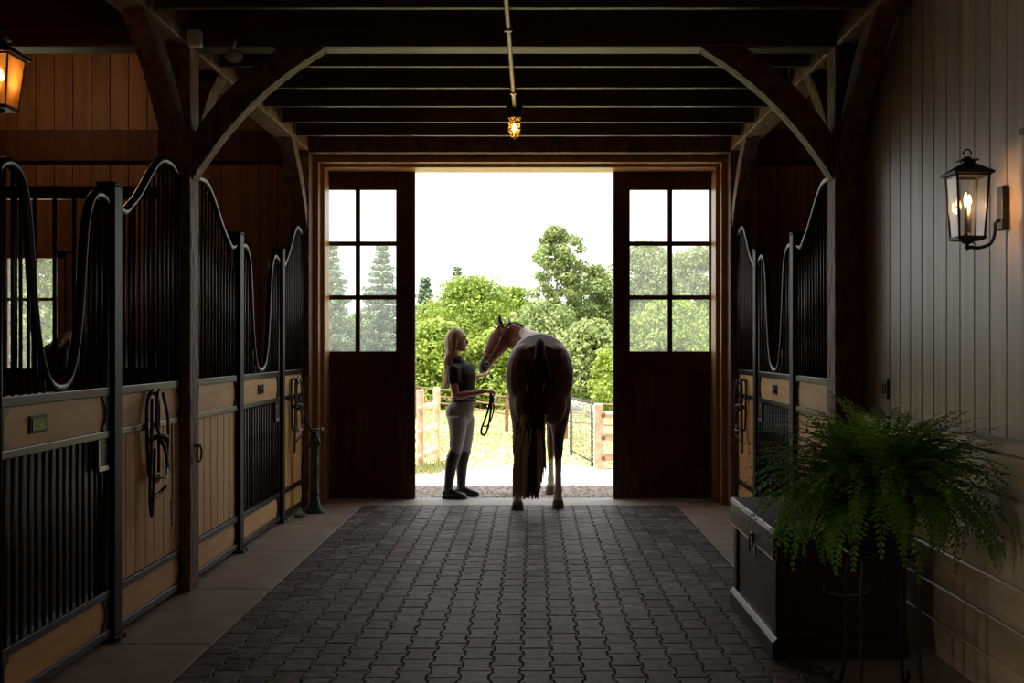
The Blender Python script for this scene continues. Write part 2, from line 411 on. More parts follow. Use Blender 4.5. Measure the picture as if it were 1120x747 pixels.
# posts, beams
def timber(bm, *a): box(bm, *a)
def post(x0_, x1_, y0_, y1_, z1=3.36):
    bm = new(); box(bm, x0_, x1_, y0_, y1_, 0, z1); return obj('timber_post', bm, 'timber', kind='structure', bev=.01)
for i, (a, b, c, d) in enumerate(((-2.3, -2.1, 7.0, 7.19), (1.85, 2.05, 7.0, 7.19), (-2.3, -2.1, 10.72, YW), (1.85, 2.05, 10.72, YW))):
    o = post(a, b, c, d); o.name = 'trim_%d' % (3+i)
# tie beam over the posts
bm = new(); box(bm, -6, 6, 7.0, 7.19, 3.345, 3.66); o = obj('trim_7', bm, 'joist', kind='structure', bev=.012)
# end-wall beams
bm = new(); box(bm, -2.1, 1.85, 10.72, YW, 3.33, 3.62); obj('trim_8', bm, 'timber', kind='structure', bev=.01)
bm = new(); box(bm, -6, -2.3, 10.86, YW, 3.27, 3.57); box(bm, 2.05, 6, 10.86, YW, 3.27, 3.57); obj('trim_91', bm, 'door', kind='structure', bev=.01)
# wall plates running along the aisle
for i, (a, b) in enumerate(((-2.28, -2.10), (1.85, 2.03))):
    bm = new(); box(bm, a, b, -4, 6.995, 3.345, 3.62); box(bm, a, b, 7.195, 10.715, 3.345, 3.62); obj('trim_%d' % (9+i), bm, 'timber', kind='structure', bev=.012)
# joists
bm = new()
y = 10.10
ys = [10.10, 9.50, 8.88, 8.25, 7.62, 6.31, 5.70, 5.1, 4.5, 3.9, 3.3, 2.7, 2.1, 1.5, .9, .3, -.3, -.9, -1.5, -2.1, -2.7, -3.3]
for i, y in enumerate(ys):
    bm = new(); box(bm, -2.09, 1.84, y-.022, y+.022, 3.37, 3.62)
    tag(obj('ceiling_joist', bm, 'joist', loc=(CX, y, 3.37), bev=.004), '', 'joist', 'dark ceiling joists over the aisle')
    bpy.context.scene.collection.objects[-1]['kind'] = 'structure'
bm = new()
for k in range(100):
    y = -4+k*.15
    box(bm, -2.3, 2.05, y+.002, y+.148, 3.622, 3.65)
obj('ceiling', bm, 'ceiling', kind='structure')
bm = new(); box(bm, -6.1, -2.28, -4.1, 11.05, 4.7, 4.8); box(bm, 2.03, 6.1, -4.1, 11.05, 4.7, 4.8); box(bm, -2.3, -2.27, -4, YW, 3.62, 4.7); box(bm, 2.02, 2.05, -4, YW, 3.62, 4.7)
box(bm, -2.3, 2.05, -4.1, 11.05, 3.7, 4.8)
box(bm, -6.4, 6.4, 11.05, 12.0, 4.72, 4.8)  # unseen roof overhang, sized to keep the horse's head in shade
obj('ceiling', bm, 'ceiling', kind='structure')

# curved knee braces
def arch_brace(name, pts_low, pts_top, axis, a, b, label):
    """outline (2-D) lower curve then upper curve back"""
    bm = new(); prism(bm, pts_low+pts_top[::-1], axis, a, b); o = obj('knee_brace', bm, 'timber', loc=(0, 0, 0), bev=.008)
    o['kind'] = 'structure'; return o
def bow(p0, p1, sag, n=12):
    p0 = Vector((*p0, 0)); p1 = Vector((*p1, 0)); d = p1-p0; nn = Vector((-d.y, d.x, 0)).normalized()
    return [((p0+d*(k/n)+nn*sag*4*(k/n)*(1-k/n)).x, (p0+d*(k/n)+nn*sag*4*(k/n)*(1-k/n)).y) for k in range(n+1)]
kb = 0
for s in (-1, 1):
    xf = CX+s*1.975; xe = CX+s*1.157
    low = bow((xf, 2.53), (xe, 3.345), s*.075 if s < 0 else .075)
    if s < 0: low = bow((xf, 2.53), (xe, 3.345), .075)
    else: low = bow((xf, 2.53), (xe, 3.345), -.075)
    top = bow((xf, 2.80), (xe+s*.25, 3.36), .05*(1 if s < 0 else -1))
    arch_brace('', low, top, 'y', 7.03, 7.16, '')
    # braces along the wall plate
    xa, xb = (CX-2.12, CX-1.99) if s < 0 else (CX+1.99, CX+2.12)
    for (yp, sg, L) in ((7.19, 1, .72), (7.0, -1, .80), (10.72, -1, .72)):
        low = bow((yp, 2.62), (yp+sg*L, 3.35), .05*sg)
        top = bow((yp, 2.80), (yp+sg*(L-.17), 3.37), .05*sg)
        arch_brace('', low, top, 'x', xa, xb, '')
n_ = 11
for o in list(COL.objects):
    if o.name.startswith(('knee_brace', 'ceiling_joist')):
        for k in ('label', 'category', 'group'):
            if k in o: del o[k]
        o.name = 'trim_%d' % n_; n_ += 1

# ================================================================== SLIDING DOORS
def barn_door(xa, xb, wx, name):
    """wx = x edges of the window's panes (3 values); rows at fixed heights"""
    y0_, y1_ = 11.30, 11.36
    rows = [1.462, 1.995, 2.528, 3.06]
    bm = new(); m_ = .022
    # frame
    xs0, xs1 = wx[0], wx[-1]
    box(bm, xa, xs0, y0_, y1_, 0.004, 3.25); box(bm, xs1, xb, y0_, y1_, .004, 3.25)
    box(bm, xs0, xs1, y0_, y1_, rows[-1], 3.25); box(bm, xs0, xs1, y0_, y1_, 1.25, rows[0]); box(bm, xs0, xs1, y0_, y1_, .004, .28)
    d = obj(name, bm, 'door', kind='structure', bev=.006)
    bm = new(); x = xs0
    while x < xs1-.01:
        u = min(x+.12, xs1); box(bm, x+.002, u-.002, y0_+.018, y1_-.01, .28, 1.25); x = u
    box(bm, xs0, xs1, y1_-.012, y1_-.004, .28, 1.25)
    obj('lower_panel', bm, 'door', d)
    bm = new()
    for z in rows[1:-1]: box(bm, xs0, xs1, y0_+.01, y1_-.01, z-m_, z+m_)
    for x in wx[1:-1]: box(bm, x-m_, x+m_, y0_+.01, y1_-.01, rows[0], rows[-1])
    obj('muntin', bm, 'door', d)
    bm = new(); box(bm, xs0, xs1, 11.328, 11.332, rows[0], rows[-1]); obj('pane', bm, 'glass', d)
    bm = new(); hx = xb-.07 if xa < 0 else xa+.07
    box(bm, hx-.015, hx+.015, y0_-.02, y0_, 1.0, 1.2); obj('door_handle', bm, 'iron', d)
    return d
e = F/11.3
barn_door(-2.32, -1.167, [(346-583)/e-.02, (391-583)/e, (433-583)/e], 'door_1')
barn_door((671-583)/e, 1.95, [(689-583)/e, (733-583)/e, (776.5-583)/e], 'door_2')
# the pale track head-board outside
bm = new(); box(bm, -3.2, 3.0, 11.37, 11.45, 3.25, 3.42); obj('trim_90', bm, 'jamb', kind='structure')

# ================================================================== STALL FRONTS
ZR = dict(r1=(1.255, 1.298), b1=(1.078, 1.255), r2=(1.042, 1.078), r3=(.232, .272), b2=(.072, .232), r4=(.03, .072))
def smooth(t): t = max(0, min(1, t)); return t*t*(3-2*t)
class Front:
    def __init__(s_, xf, s): s_.x = xf; s_.s = s
    def bx(s_, bm, v0, v1, y0, y1, z0, z1, mi=0):
        a, b = s_.x+s_.s*v0, s_.x+s_.s*v1
        box(bm, min(a, b), max(a, b), y0, y1, z0, z1, mi)
def corner_bracket(fr, y0_, d, z0, z1, parent):
    """dark plate at a board's end with a bowed inner edge"""
    bm = new(); h = z1-z0; L = .085
    pts = [(y0_, z0), (y0_+d*.045, z0)]
    pts += [(y0_+d*(.045-.0+.04*math.sin(PI*k/10)**.7 if False else .045+.038*(math.cos(PI*k/10-PI/2))), z0+h*(.04+.92*k/10)) for k in range(11)][::1] if False else []
    N = 12
    for k in range(N+1):
        a = k/N; z = z0+h*(.08+.84*a); off = .016+.042*abs(2*a-1)**2.2
        pts.append((y0_+d*off, z))
    pts += [(y0_+d*.045, z1), (y0_, z1)]
    x = fr.x; a, b = x+fr.s*.008, x+fr.s*.016
    prism(bm, pts, 'x', min(a, b), max(a, b)); obj('corner_bracket', bm, 'black', parent)
def post_black(fr, y, parent):
    bm = new(); fr.bx(bm, -.055, .04, y-.055, y+.055, 0, 2.33); 
    fr.bx(bm, -.065, .05, y-.065, y+.065, 0, .02); fr.bx(bm, -.06, .045, y-.06, y+.06, 2.33, 2.345)
    p = obj('steel_post', bm, 'blackpost', parent, bev=.012)
    for dy in (-.045, .045):
        bm = new(); tube(bm, [(fr.x+fr.s*.06, y+dy, .002), (fr.x+fr.s*.06, y+dy, .03)], .009, 8); obj('anchor_bolt', bm, 'steel', p)
    return p
def panel(fr, ya, yb, hi, parent, tall=2.6, low=2.25):
    """fixed panel; hi=+1: the tall end is at yb"""
    N = 28; pts = []
    for k in range(N+1):
        t = k/N; q = t if hi > 0 else 1-t
        z = low+(tall-low)*smooth((q-.12)/.62)-.03*math.sin(PI*min(1, q/.2))*(1 if q < .2 else 0)-.05*smooth((q-.8)/.2)
        pts.append(Vector((fr.x, ya+(yb-ya)*t, z)))
    bm = new(); tube(bm, pts, (.024, .022), 8, ref=(1, 0, 0))
    ye = yb-.02 if hi > 0 else ya+.02
    tube(bm, [(fr.x, ye, 1.28), (fr.x, ye, (pts[-1] if hi > 0 else pts[0]).z)], .018, 8)
    yo = ya+.015 if hi > 0 else yb-.015
    tube(bm, [(fr.x, yo, 1.28), (fr.x, yo, low)], .014, 8)
    gf = obj('grille_frame', bm, 'black', parent)
    n = int(round((yb-ya-.06)/.0745))
    for k in range(n):
        t = (k+.7)/(n+.4); y = ya+(yb-ya)*t; z = pts[int(round(t*N))].z
        bm = new(); tube(bm, [(fr.x, y, 1.27), (fr.x, y, z)], .0085, 8); obj('bar', bm, 'black', gf)
    for kk in ('r1', 'r2', 'r3', 'r4'):
        bm = new(); fr.bx(bm, -.03, .022, ya, yb, *ZR[kk]); obj('rail', bm, 'rail', parent, bev=.004)
    bm = new(); fr.bx(bm, -.02, .006, ya, yb, *ZR['b1']); obj('upper_board', bm, 'pine_h', parent)
    bm = new(); fr.bx(bm, -.02, .006, ya, yb, *ZR['b2']); obj('kick_board', bm, 'pine_h', parent)
    bm = new(); y = ya; w = (yb-ya)/7
    for k in range(7): fr.bx(bm, -.02, .004, ya+k*w+.003, ya+(k+1)*w-.003, .272, 1.042)
    obj('plank_infill', bm, 'pine_v', parent, bev=.004)
    for (z0, z1) in (ZR['b1'], ZR['b2']):
        corner_bracket(fr, ya, 1, z0, z1, parent); corner_bracket(fr, yb, -1, z0, z1, parent)
def door(fr, ya, yb, label, plate_at, latch_at, group=None):
    t = thing('stall_door', label, 'stall door', (fr.x, (ya+yb)/2, .03), group)
    N = 60; pts = []; W = yb-ya
    prof = [(0, 2.22), (.03, 2.25), (.10, 2.265), (.17, 2.23), (.225, 2.12), (.255, 1.95), (.285, 1.72), (.325, 1.52), (.38, 1.385), (.44, 1.33), (.5, 1.318)]
    prof = prof+[(1-a, b) for a, b in prof[-2::-1]]
    cur = bez([(0, ya+a*W, z) for a, z in prof], 5)
    cur = [Vector((fr.x, p.y, p.z)) for p in cur]
    bm = new(); tube(bm, cur, (.024, .022), 8, ref=(1, 0, 0))
    for y in (ya+.018, yb-.018): tube(bm, [(fr.x, y, .03), (fr.x, y, 2.22)], (.02, .018), 8, ref=(1, 0, 0))
    gf = obj('grille_frame', bm, 'black', t)
    n = 15
    for k in range(n):
        y = ya+W*(k+1)/(n+1)
        c = min(cur, key=lambda p: abs(p.y-y))
        if c.z > 1.36:
            bm = new(); tube(bm, [(fr.x, y, 1.27), (fr.x, y, c.z)], .0085, 8); obj('bar', bm, 'black', gf)
    bm = new(); fr.bx(bm, -.02, -.014, ya+.03, yb-.03, .262, 1.05); lg = obj('lower_grille', bm, 'black', t)
    for k in range(n):
        y = ya+W*(k+1)/(n+1); bm = new(); tube(bm, [(fr.x, y, .265), (fr.x, y, 1.05)], .0085, 8); obj('bar', bm, 'rail', lg)
    for kk in ('r1', 'r2', 'r3', 'r4'):
        bm = new(); fr.bx(bm, -.03, .022, ya+.005, yb-.005, *ZR[kk]); obj('rail', bm, 'rail', t, bev=.004)
    bm = new(); fr.bx(bm, -.02, .006, ya+.03, yb-.03, *ZR['b1']); ub = obj('upper_board', bm, 'pine_h', t)
    bm = new(); fr.bx(bm, -.02, .006, ya+.03, yb-.03, *ZR['b2']); obj('kick_board', bm, 'pine_h', t)
    for (z0, z1) in (ZR['b1'], ZR['b2']):
        corner_bracket(fr, ya+.03, 1, z0, z1, t); corner_bracket(fr, yb-.03, -1, z0, z1, t)
    # nameplate
    y = ya+W*plate_at; bm = new(); fr.bx(bm, .006, .014, y-.085, y+.085, 1.128, 1.205); npl = obj('nameplate', bm, 'blackpost', ub, bev=.002)
    bm = new(); fr.bx(bm, .014, .017, y-.065, y+.065, 1.14, 1.193, 0)
    for z in (1.158, 1.175): fr.bx(bm, .017, .018, y-.03, y+.04, z, z+.004, 1)
    o = obj('nameplate_face', bm, ['nameplate', 'ink'], ub)
    # latch plate
    y = ya+W*latch_at; bm = new()
    fr.bx(bm, .004, .014, y-.06, y+.06, .90, 1.04, 0)
    fr.bx(bm, .014, .020, y-.07, y-.058, .885, 1.04, 1); fr.bx(bm, .014, .022, y-.07, y+.06, .882, .905, 1)
    for q in range(3): fr.bx(bm, .014, .0155, y-.01+q*.018, y+.002+q*.018, 1.0, 1.013, 2)
    obj('latch_plate', bm, ['plate', 'steel', 'ink'], t)
    return t
def bay(xf, s, ys, labels, near=True, doorargs=(.5, .93)):
    """ys = panel start, post, door start, door end, post, panel end"""
    fr = Front(xf, s)
    pa, p1, d0, d1, p2, pe = ys
    if near:
        t = thing('stall_panel', labels[0], 'stall panel', (xf, (pa+p1)/2, 0)); panel(fr, pa, p1, -1, t); post_black(fr, (p1+d0)/2, t)
    door(fr, d0+.005, d1-.005, labels[1], *doorargs)
    t = thing('stall_panel', labels[2], 'stall panel', (xf, (p2+pe)/2, 0)); panel(fr, p2, pe, 1, t); post_black(fr, (d1+p2)/2, t)
    return fr
FL = Front(XL, 1); FR = Front(XR, -1)
bay(XL, 1, (3.4, 4.5, 4.61, 5.82, 5.93, 6.995), ('', 'nearest black barred stall door at the left edge, U-shaped dip in its top rail', 'pine and black steel stall panel on the left, with the nearer bridle hanging on it'), near=False, doorargs=(.31, .93))
bay(XL, 1, (7.2, 8.32, 8.43, 9.72, 9.83, 10.715), ('tall pine and black steel stall panel just beyond the left timber post', 'farther stall door on the left side, between two black steel posts', 'pine stall panel on the left beside the end wall, next to the green pump'), doorargs=(.5, .93))
bay(XR, -1, (7.2, 8.32, 8.43, 9.72, 9.83, 10.715), ('tall pine stall panel on the right, half hidden by the fern', 'black barred stall door on the right side of the aisle', 'pine stall panel on the right beside the end wall jamb, bridle hung on it'), doorargs=(.5, .93))

# tie ring on the near left post
bm = new(); c = Vector((-2.085, 7.1, .84))
tube(bm, [c+Vector((.012, .05*math.cos(a*PI/8), .05*math.sin(a*PI/8))) for a in range(16)], .007, 8, closed=True, ref=(1, 0, 0))
tube(bm, [c+Vector((-.02, 0, .05)), c+Vector((.022, 0, .05))], .009, 8)
tag(obj('tie_ring', bm, 'iron', loc=c), 'round iron tie ring on the left timber post', 'tie ring')

# ================================================================== HANGING TACK
def strap(bm, pts, w=.017, t=.009, n=6, ref=(1, 0, 0), mi=0):
    tube(bm, bez(pts, n), (t, w), 6, ref=ref, mi=mi)
def bridle(fr, y, z, sc, label, chain=True, lead=True):
    x = fr.x+fr.s*.035; s = fr.s
    t = thing('hanging_bridle', label, 'bridle', (x, y, z))
    q = lambda dy, dz, dx=0: (x+s*(dx*2.6+.012*math.sin(dy*40)), y+dy*sc*1.45, z+dz*sc)
    bm = new(); tube(bm, [(fr.x+s*.005, y, z+.0), (x+s*.03, y, z+.01), (x+s*.035, y, z+.035)], .006, 8); obj('hook', bm, 'iron', t)
    bm = new()
    strap(bm, [q(-.03, -.52), q(-.065, -.25), q(-.05, -.05), q(0, .02), q(.05, -.06), q(.085, -.26), q(.07, -.5), q(.02, -.56), q(-.03, -.52)])
    strap(bm, [q(.0, .02, .01), q(-.02, -.2, .015), q(.02, -.36, .02), q(.10, -.48, .02)])
    strap(bm, [q(.02, .01, .015), q(.05, -.15, .02), q(.06, -.3, .02), q(.03, -.45, .02)])
    strap(bm, [q(-.07, -.3), q(-.03, -.27, .02), q(.05, -.29, .02), q(.09, -.33)])
    cs = obj('leather_strap', bm, 'leather', t)
    bm = new(); strap(bm, [q(-.09, -.02, .01), q(-.11, -.3, .01), q(-.13, -.62, .01), q(-.07, -.78, .01), q(-.03, -.6, .01), q(-.02, -.35, .01)], .009)
    strap(bm, [q(-.11, -.66, .012), q(-.02, -.64, .02), q(.03, -.6, .02)], .011)
    strap(bm, [q(-.03, -.03, .02), q(-.09, -.02, .02)], .009)
    obj('rein', bm, 'leather', t)
    bm = new()
    for (dy, dz, r) in ((.10, -.5, .03), (-.03, -.54, .028)):
        c = Vector(q(dy, dz, .02)); tube(bm, [c+Vector((0, r*math.cos(a*PI/7), r*math.sin(a*PI/7))) for a in range(14)], .0045, 6, closed=True, ref=(1, 0, 0))
    tube(bm, [q(-.03, -.54, .02), q(.04, -.55, .02), q(.10, -.5, .02)], .006, 6)
    obj('bit_ring', bm, 'steel', t)
    if chain:
        bm = new(); c0 = [Vector(p) for p in bez([q(.05, -.2, .03), q(.09, -.4, .03), q(.12, -.6, .03), q(.115, -.8, .03), q(.06, -.86, .03), q(.03, -.7, .03)], 12)]
        for k, p in enumerate(c0):
            ang = (k % 2)*PI/2
            ball(bm, p, (.006, .006+.003*math.cos(ang), .011), 6)
        obj('lead_chain', bm, 'rope', t)
    return t
bridle(FL, 6.42, 1.235, .86, 'dark leather bridle with a chain lead, hanging on the near left stall panel')
bridle(FL, 10.22, 1.21, .82, 'dark leather bridle hanging behind the green pump on the far left', False)
bridle(FR, 10.3, 1.2, .82, 'dark bridle with loose lead hanging on the far right stall panel', False)

# ================================================================== GREEN PUMP
PX, PY = -1.985, 10.38
t = thing('yard_pump', 'dark green cast iron pump post at the foot of the left doorway', 'pump', (PX, PY, 0))
bm = new(); lathe(bm, [(.095, 0), (.095, .02), (.07, .045), (.05, .10), (.045, .13), (.042, .16)], (PX, PY, 0), 20); obj('base', bm, 'green', t)
bm = new(); lathe(bm, [(.042, .16), (.048, .18), (.04, .2), (.038, .4), (.046, .42), (.04, .44), (.036, .58), (.05, .60), (.055, .64), (.05, .69), (.03, .72), (.02, .74)], (PX, PY, 0), 20); obj('barrel', bm, 'green', t)
bm = new(); tube(bm, bez([(PX, PY, .70), (PX-.06, PY-.02, .80), (PX-.12, PY-.03, 1.0), (PX-.135, PY-.03, 1.06)], 5), .011, 8); obj('handle', bm, 'iron', t)
bm = new(); tube(bm, bez([(PX, PY-.03, .66), (PX+.05, PY-.09, .665), (PX+.06, PY-.12, .63)], 5), .018, 10); obj('spout', bm, 'green', t)
bm = new(); tube(bm, [(PX-.05, PY, .755), (PX+.06, PY, .755)], .01, 8); ball(bm, (PX+.065, PY, .755), .018, 8); obj('valve_lever', bm, 'steel', t)
bm = new()
tube(bm, bez([(PX-.04, PY-.02, .62), (PX-.1, PY-.0, .55), (PX-.11, PY, .3), (PX-.08, PY-.08, .05), (PX-.05, PY-.22, .02), (PX-.09, PY-.38, .02), (PX-.03, PY-.3, .02)], 8), .012, 8); obj('hose', bm, 'pot', t)

# ================================================================== CEILING LAMP, CONDUIT, CAMERA
LX, LY, LZ = CX-.018, 8.82, 3.37
bm = new(); tube(bm, [(LX, 2.0, 3.345), (LX, LY-.05, 3.345)], .014, 10)
for y in (3.35, 4.5, 5.7, 6.6, 8.24): box(bm, LX-.022, LX+.022, y-.012, y+.012, 3.325, 3.37)
tag(obj('electrical_conduit', bm, 'conduit', loc=(LX, 5, 3.345)), 'pale metal conduit running under the joists to the ceiling lamp', 'conduit')
t = thing('ceiling_lamp', 'caged amber jar lamp hanging under the ceiling joists', 'lamp', (LX, LY, 3.37))
bm = new(); lathe(bm, [(.06, .0), (.065, -.01), (.065, -.05), (.052, -.075), (.052, -.10)], (LX, LY, 3.37), 20); obj('canopy', bm, 'iron', t)
bm = new(); lathe(bm, [(.040, -.10), (.043, -.13), (.043, -.20), (.036, -.235), (.018, -.252), (.004, -.256)], (LX, LY, 3.37), 20); obj('glass_jar', bm, 'jglass', t)
bm = new(); ball(bm, (LX, LY, 3.195), (.016, .016, .03), 10); obj('bulb', bm, 'bulb', t)
bm = new()
for k in range(4):
    a = k*PI/2; d = Vector((math.cos(a+.1), math.sin(a+.1), 0)); c = Vector((LX, LY, 3.37))
    tube(bm, [c+d*.052+Vector((0, 0, -.09)), c+d*.052+Vector((0, 0, -.20)), c+d*.042+Vector((0, 0, -.245)), c+Vector((0, 0, -.268))], .0026, 6)
for z, r in ((-.14, .052), (-.185, .052), (-.10, .054)):
    tube(bm, [Vector((LX+r*math.cos(q*PI/10), LY+r*math.sin(q*PI/10), 3.37+z)) for q in range(20)], .0026, 6, closed=True, ref=(0, 0, 1))
obj('wire_cage', bm, 'iron', t)
c = P(256, 62, 6.9)
t = thing('security_camera', 'small pale dome camera fixed under the beam at upper left', 'camera', c+Vector((0, 0, .06)))
bm = new(); ball(bm, c, (.055, .045, .036), 16); obj('housing', bm, 'plastic', t)
bm = new(); tube(bm, [c+Vector((.05, .02, -.005)), c+Vector((.058, .022, -.006))], .028, 14); obj('lens', bm, 'eye', t)
bm = new(); tube(bm, [c+Vector((-.02, 0, .03)), c+Vector((-.02, .08, .10)), c+Vector((-.02, .12, .13))], .014, 8); obj('bracket', bm, 'plastic', t)
c = P(213, 42, 6.96)
bm = new(); box(bm, c.x-.04, c.x+.04, 6.93, 7.0, c.z-.05, c.z+.05); tag(obj('junction_box', bm, 'plastic', loc=c, bev=.006), 'small pale junction box on the tie beam above the left post', 'junction box')

# ================================================================== LANTERNS
def lantern(c, w0, w1, h, glass, label, mount):
    """c = centre of the roof's lower edge; w0/w1 half widths of the glass at top / bottom; h glass height"""
    c = Vector(c); t = thing('wall_lantern' if mount else 'hanging_lantern', label, 'lantern', c-Vector((0, 0, h)))
    def ringbox(z, w, th, hh, bm):
        for s in (-1, 1):
            box(bm, c.x+s*w-th, c.x+s*w+th, c.y-w-th, c.y+w+th, z, z+hh); box(bm, c.x-w-th, c.x+w+th, c.y+s*w-th, c.y+s*w+th, z, z+hh)
    bm = new()
    ringbox(c.z-.008, w0, .006, .014, bm); ringbox(c.z-h, w1, .006, .012, bm)
    for sx in (-1, 1):
        for sy in (-1, 1):
            tube(bm, [(c.x+sx*w0, c.y+sy*w0, c.z), (c.x+sx*w1, c.y+sy*w1, c.z-h)], .0055, 4)
    box(bm, c.x-w1, c.x+w1, c.y-w1, c.y+w1, c.z-h-.004, c.z-h+.004)
    obj('frame', bm, 'iron', t)
    k = w0/.083
    bm = new()
    prev = None
    prof = [(w0+.022*k, -.0), (w0+.022*k, .012*k), (w0*.62, .048*k), (w0*.36, .062*k), (w0*.36, .075*k)]
    rings = [[bm.verts.new((c.x+a*r, c.y+b*r, c.z+z)) for a, b in ((-1, -1), (1, -1), (1, 1), (-1, 1))] for r, z in prof]
    for A, B in zip(rings, rings[1:]):
        for q in range(4): bm.faces.new((A[q], A[(q+1) % 4], B[(q+1) % 4], B[q]))
    bm.faces.new(rings[0]); bm.faces.new(rings[-1])
    box(bm, c.x-w0*.55, c.x+w0*.55, c.y-w0*.55, c.y+w0*.55, c.z+.075*k, c.z+.081*k)
    lathe(bm, [(w0*.28, .081*k), (w0*.24, .095*k), (w0*.1, .1*k)], c, 12)
    obj('roof', bm, 'iron', t)
    bm = new(); r = .022*k
    tube(bm, [c+Vector((r*math.cos(a*PI/8), 0, .105*k+r*.2+r*1.25*math.sin(a*PI/8))) for a in range(9)], .0045*k, 8, ref=(0, 1, 0))
    obj('hanging_loop', bm, 'iron', t)
    for (sx, sy) in ((0, -1), (0, 1), (-1, 0), (1, 0)):
        bm = new(); d = .0015
        if sx == 0: v = [(c.x-w0, c.y+sy*w0, c.z), (c.x+w0, c.y+sy*w0, c.z), (c.x+w1, c.y+sy*w1, c.z-h), (c.x-w1, c.y+sy*w1, c.z-h)]
        else: v = [(c.x+sx*w0, c.y-w0, c.z), (c.x+sx*w0, c.y+w0, c.z), (c.x+sx*w1, c.y+w1, c.z-h), (c.x+sx*w1, c.y-w1, c.z-h)]
        bm.faces.new([bm.verts.new(q) for q in v]); obj('glass_panel', bm, glass, t)
    bm = new()
    lathe(bm, [(.03*k, 0), (.034*k, .01), (.02*k, .02), (.012*k, .03)], c-Vector((0, 0, h)), 12)
    obj('candle_cluster_base', bm, 'iron', t)
    cs = [(-.012*k, -.015*k), (.014*k, .006*k), (.0, .02*k)]
    for i, (dx, dy) in enumerate(cs):
        b0 = c+Vector((dx, dy, -h+.03)); bm = new(); tube(bm, [b0, b0+Vector((0, 0, h*.40+.01*i))], .009*k, 10); cd = obj('candle_tube', bm, 'candle', t)
        bm = new(); lathe(bm, [(.004*k, 0), (.011*k, .014*k), (.009*k, .028*k), (.002*k, .052*k)], b0+Vector((0, 0, h*.40+.01*i)), 10); obj('flame_bulb', bm, 'flame', cd)
    bm = new(); lathe(bm, [(.004, -.045), (.012, -.035), (.006, -.022), (.03*k, -.012), (.035*k, -.004)], c-Vector((0, 0, h)), 12); obj('finial', bm, 'iron', t)
    return t
LC = Vector((1.862, 4.9, 1.5+(380-192)*4.9/F))
lt = lantern(LC, .068, .053, .275, 'lglass', 'black square wall lantern with lit candle bulbs on the grey plank wall', True)
bm = new(); zc = LC.z-.14
box(bm, 2.0, XT, LC.y-.03, LC.y+.03, zc-.095, zc+.095); bp = obj('back_plate', bm, 'iron', lt, bev=.006)
bm = new(); z0_ = LC.z-.275
tube(bm, bez([(LC.x, LC.y, z0_-.03), (LC.x+.05, LC.y, z0_-.035), (LC.x+.10, LC.y, z0_-.015), (LC.x+.118, LC.y, z0_+.03), (LC.x+.12, LC.y, z0_+.07), (2.0, LC.y, z0_+.085)], 6), .0075, 8, ref=(0, 1, 0))
tube(bm, [(LC.x+.02, LC.y-.01, z0_-.012), (LC.x+.035, LC.y-.012, z0_-.03), (LC.x+.0, LC.y-.01, z0_-.04)], .004, 6)
obj('arm', bm, 'iron', lt)
LL = Vector((-2.905, 6.2, 1.5+(380-62)*6.2/F))
l2 = lantern(LL, .103, .076, .285, 'aglass', 'glowing amber lantern at the top left corner', False)
bm = new(); tube(bm, [LL+Vector((0, 0, .13)), Vector((LL.x, LL.y, 4.70))], .006, 8); obj('chain_rod', bm, 'iron', l2)

def plight(name, loc, e, col, r=.03):
    l = bpy.data.lights.new(name, 'POINT'); l.energy = e; l.color = col; l.shadow_soft_size = r
    o = bpy.data.objects.new(name, l); COL.objects.link(o); o.location = loc; return o
plight('lamp_lantern_right', LC+Vector((0, 0, -.13)), 1.8, (1, .55, .25), .012)
plight('lamp_lantern_left', LL+Vector((0, 0, -.14)), .4, (1, .50, .20), .02)
plight('fill_stall_left', (-4.5, 9.6, 3.95), 6, (1, .55, .25), .08)  # added warm fill without a fixture, brightens the end wall boards
plight('fill_stall_right', (3.6, 9.95, 3.95), 1.5, (1, .55, .25), .08)  # added warm fill inside the right stall, no fixture there
plight('lamp_ceiling', (LX, LY, 3.19), 8, (1, .6, .3), .015)

# outlet on the wall and its fellow
y = XT*F/(968-583)
bm = new(); zz = 1.5-(425-380)*y/F
box(bm, XT-.012, XT+.001, y-.075, y+.04, zz-.055, zz+.055)
wp = obj('wall_socket', bm, 'plate', loc=(XT, y, zz), bev=.003); tag(wp, 'dark double wall socket on the plank wall above the fern', 'socket')
bm = new()
for q in (-.025, .02): box(bm, XT-.016, XT-.011, y-.018+q-.01, y-.018+q+.012, zz-.03, zz+.03)
obj('socket_face', bm, 'rail', wp, bev=.003)
c = P(1116, 146, 4.75); bm = new(); box(bm, XT-.025, XT, 4.66, 4.72, c.z-.012, c.z+.012)
tag(obj('wall_bracket', bm, 'iron', loc=(XT, 4.7, c.z), bev=.003), 'small dark bracket on the plank wall at the right picture edge', 'bracket')

# ================================================================== CHEST
cx0, cx1, cy0, cy1, cz = 1.185, 1.80, 5.52, 6.68, .62
t = thing('tack_chest', 'dark lacquered wooden tack chest standing against the right wall', 'chest', ((cx0+cx1)/2, (cy0+cy1)/2, 0))
bm = new(); box(bm, cx0, cx1, cy0, cy1, .075, .50); 
bd = obj('body', bm, 'chest', t, bev=.006)
for (a, b, c, d) in ((cx0-.012, cx0, cy0-.0, cy0+.09), (cx0-.012, cx0, cy1-.09, cy1), (cx0, cx0+.09, cy0-.012, cy0), (cx1-.09, cx1, cy0-.012, cy0)):
    bm = new(); box(bm, a, b, c, d, .1, .47); obj('corner_stile', bm, 'chest', t, bev=.003)
bm = new(); prism(bm, [(cx0-.035, 0), (cx1+.01, 0), (cx1+.01, .10), (cx0-.012, .10), (cx0-.035, .078)], 'y', cy0-.03, cy1+.02); obj('plinth', bm, 'chest', t, bev=.005)
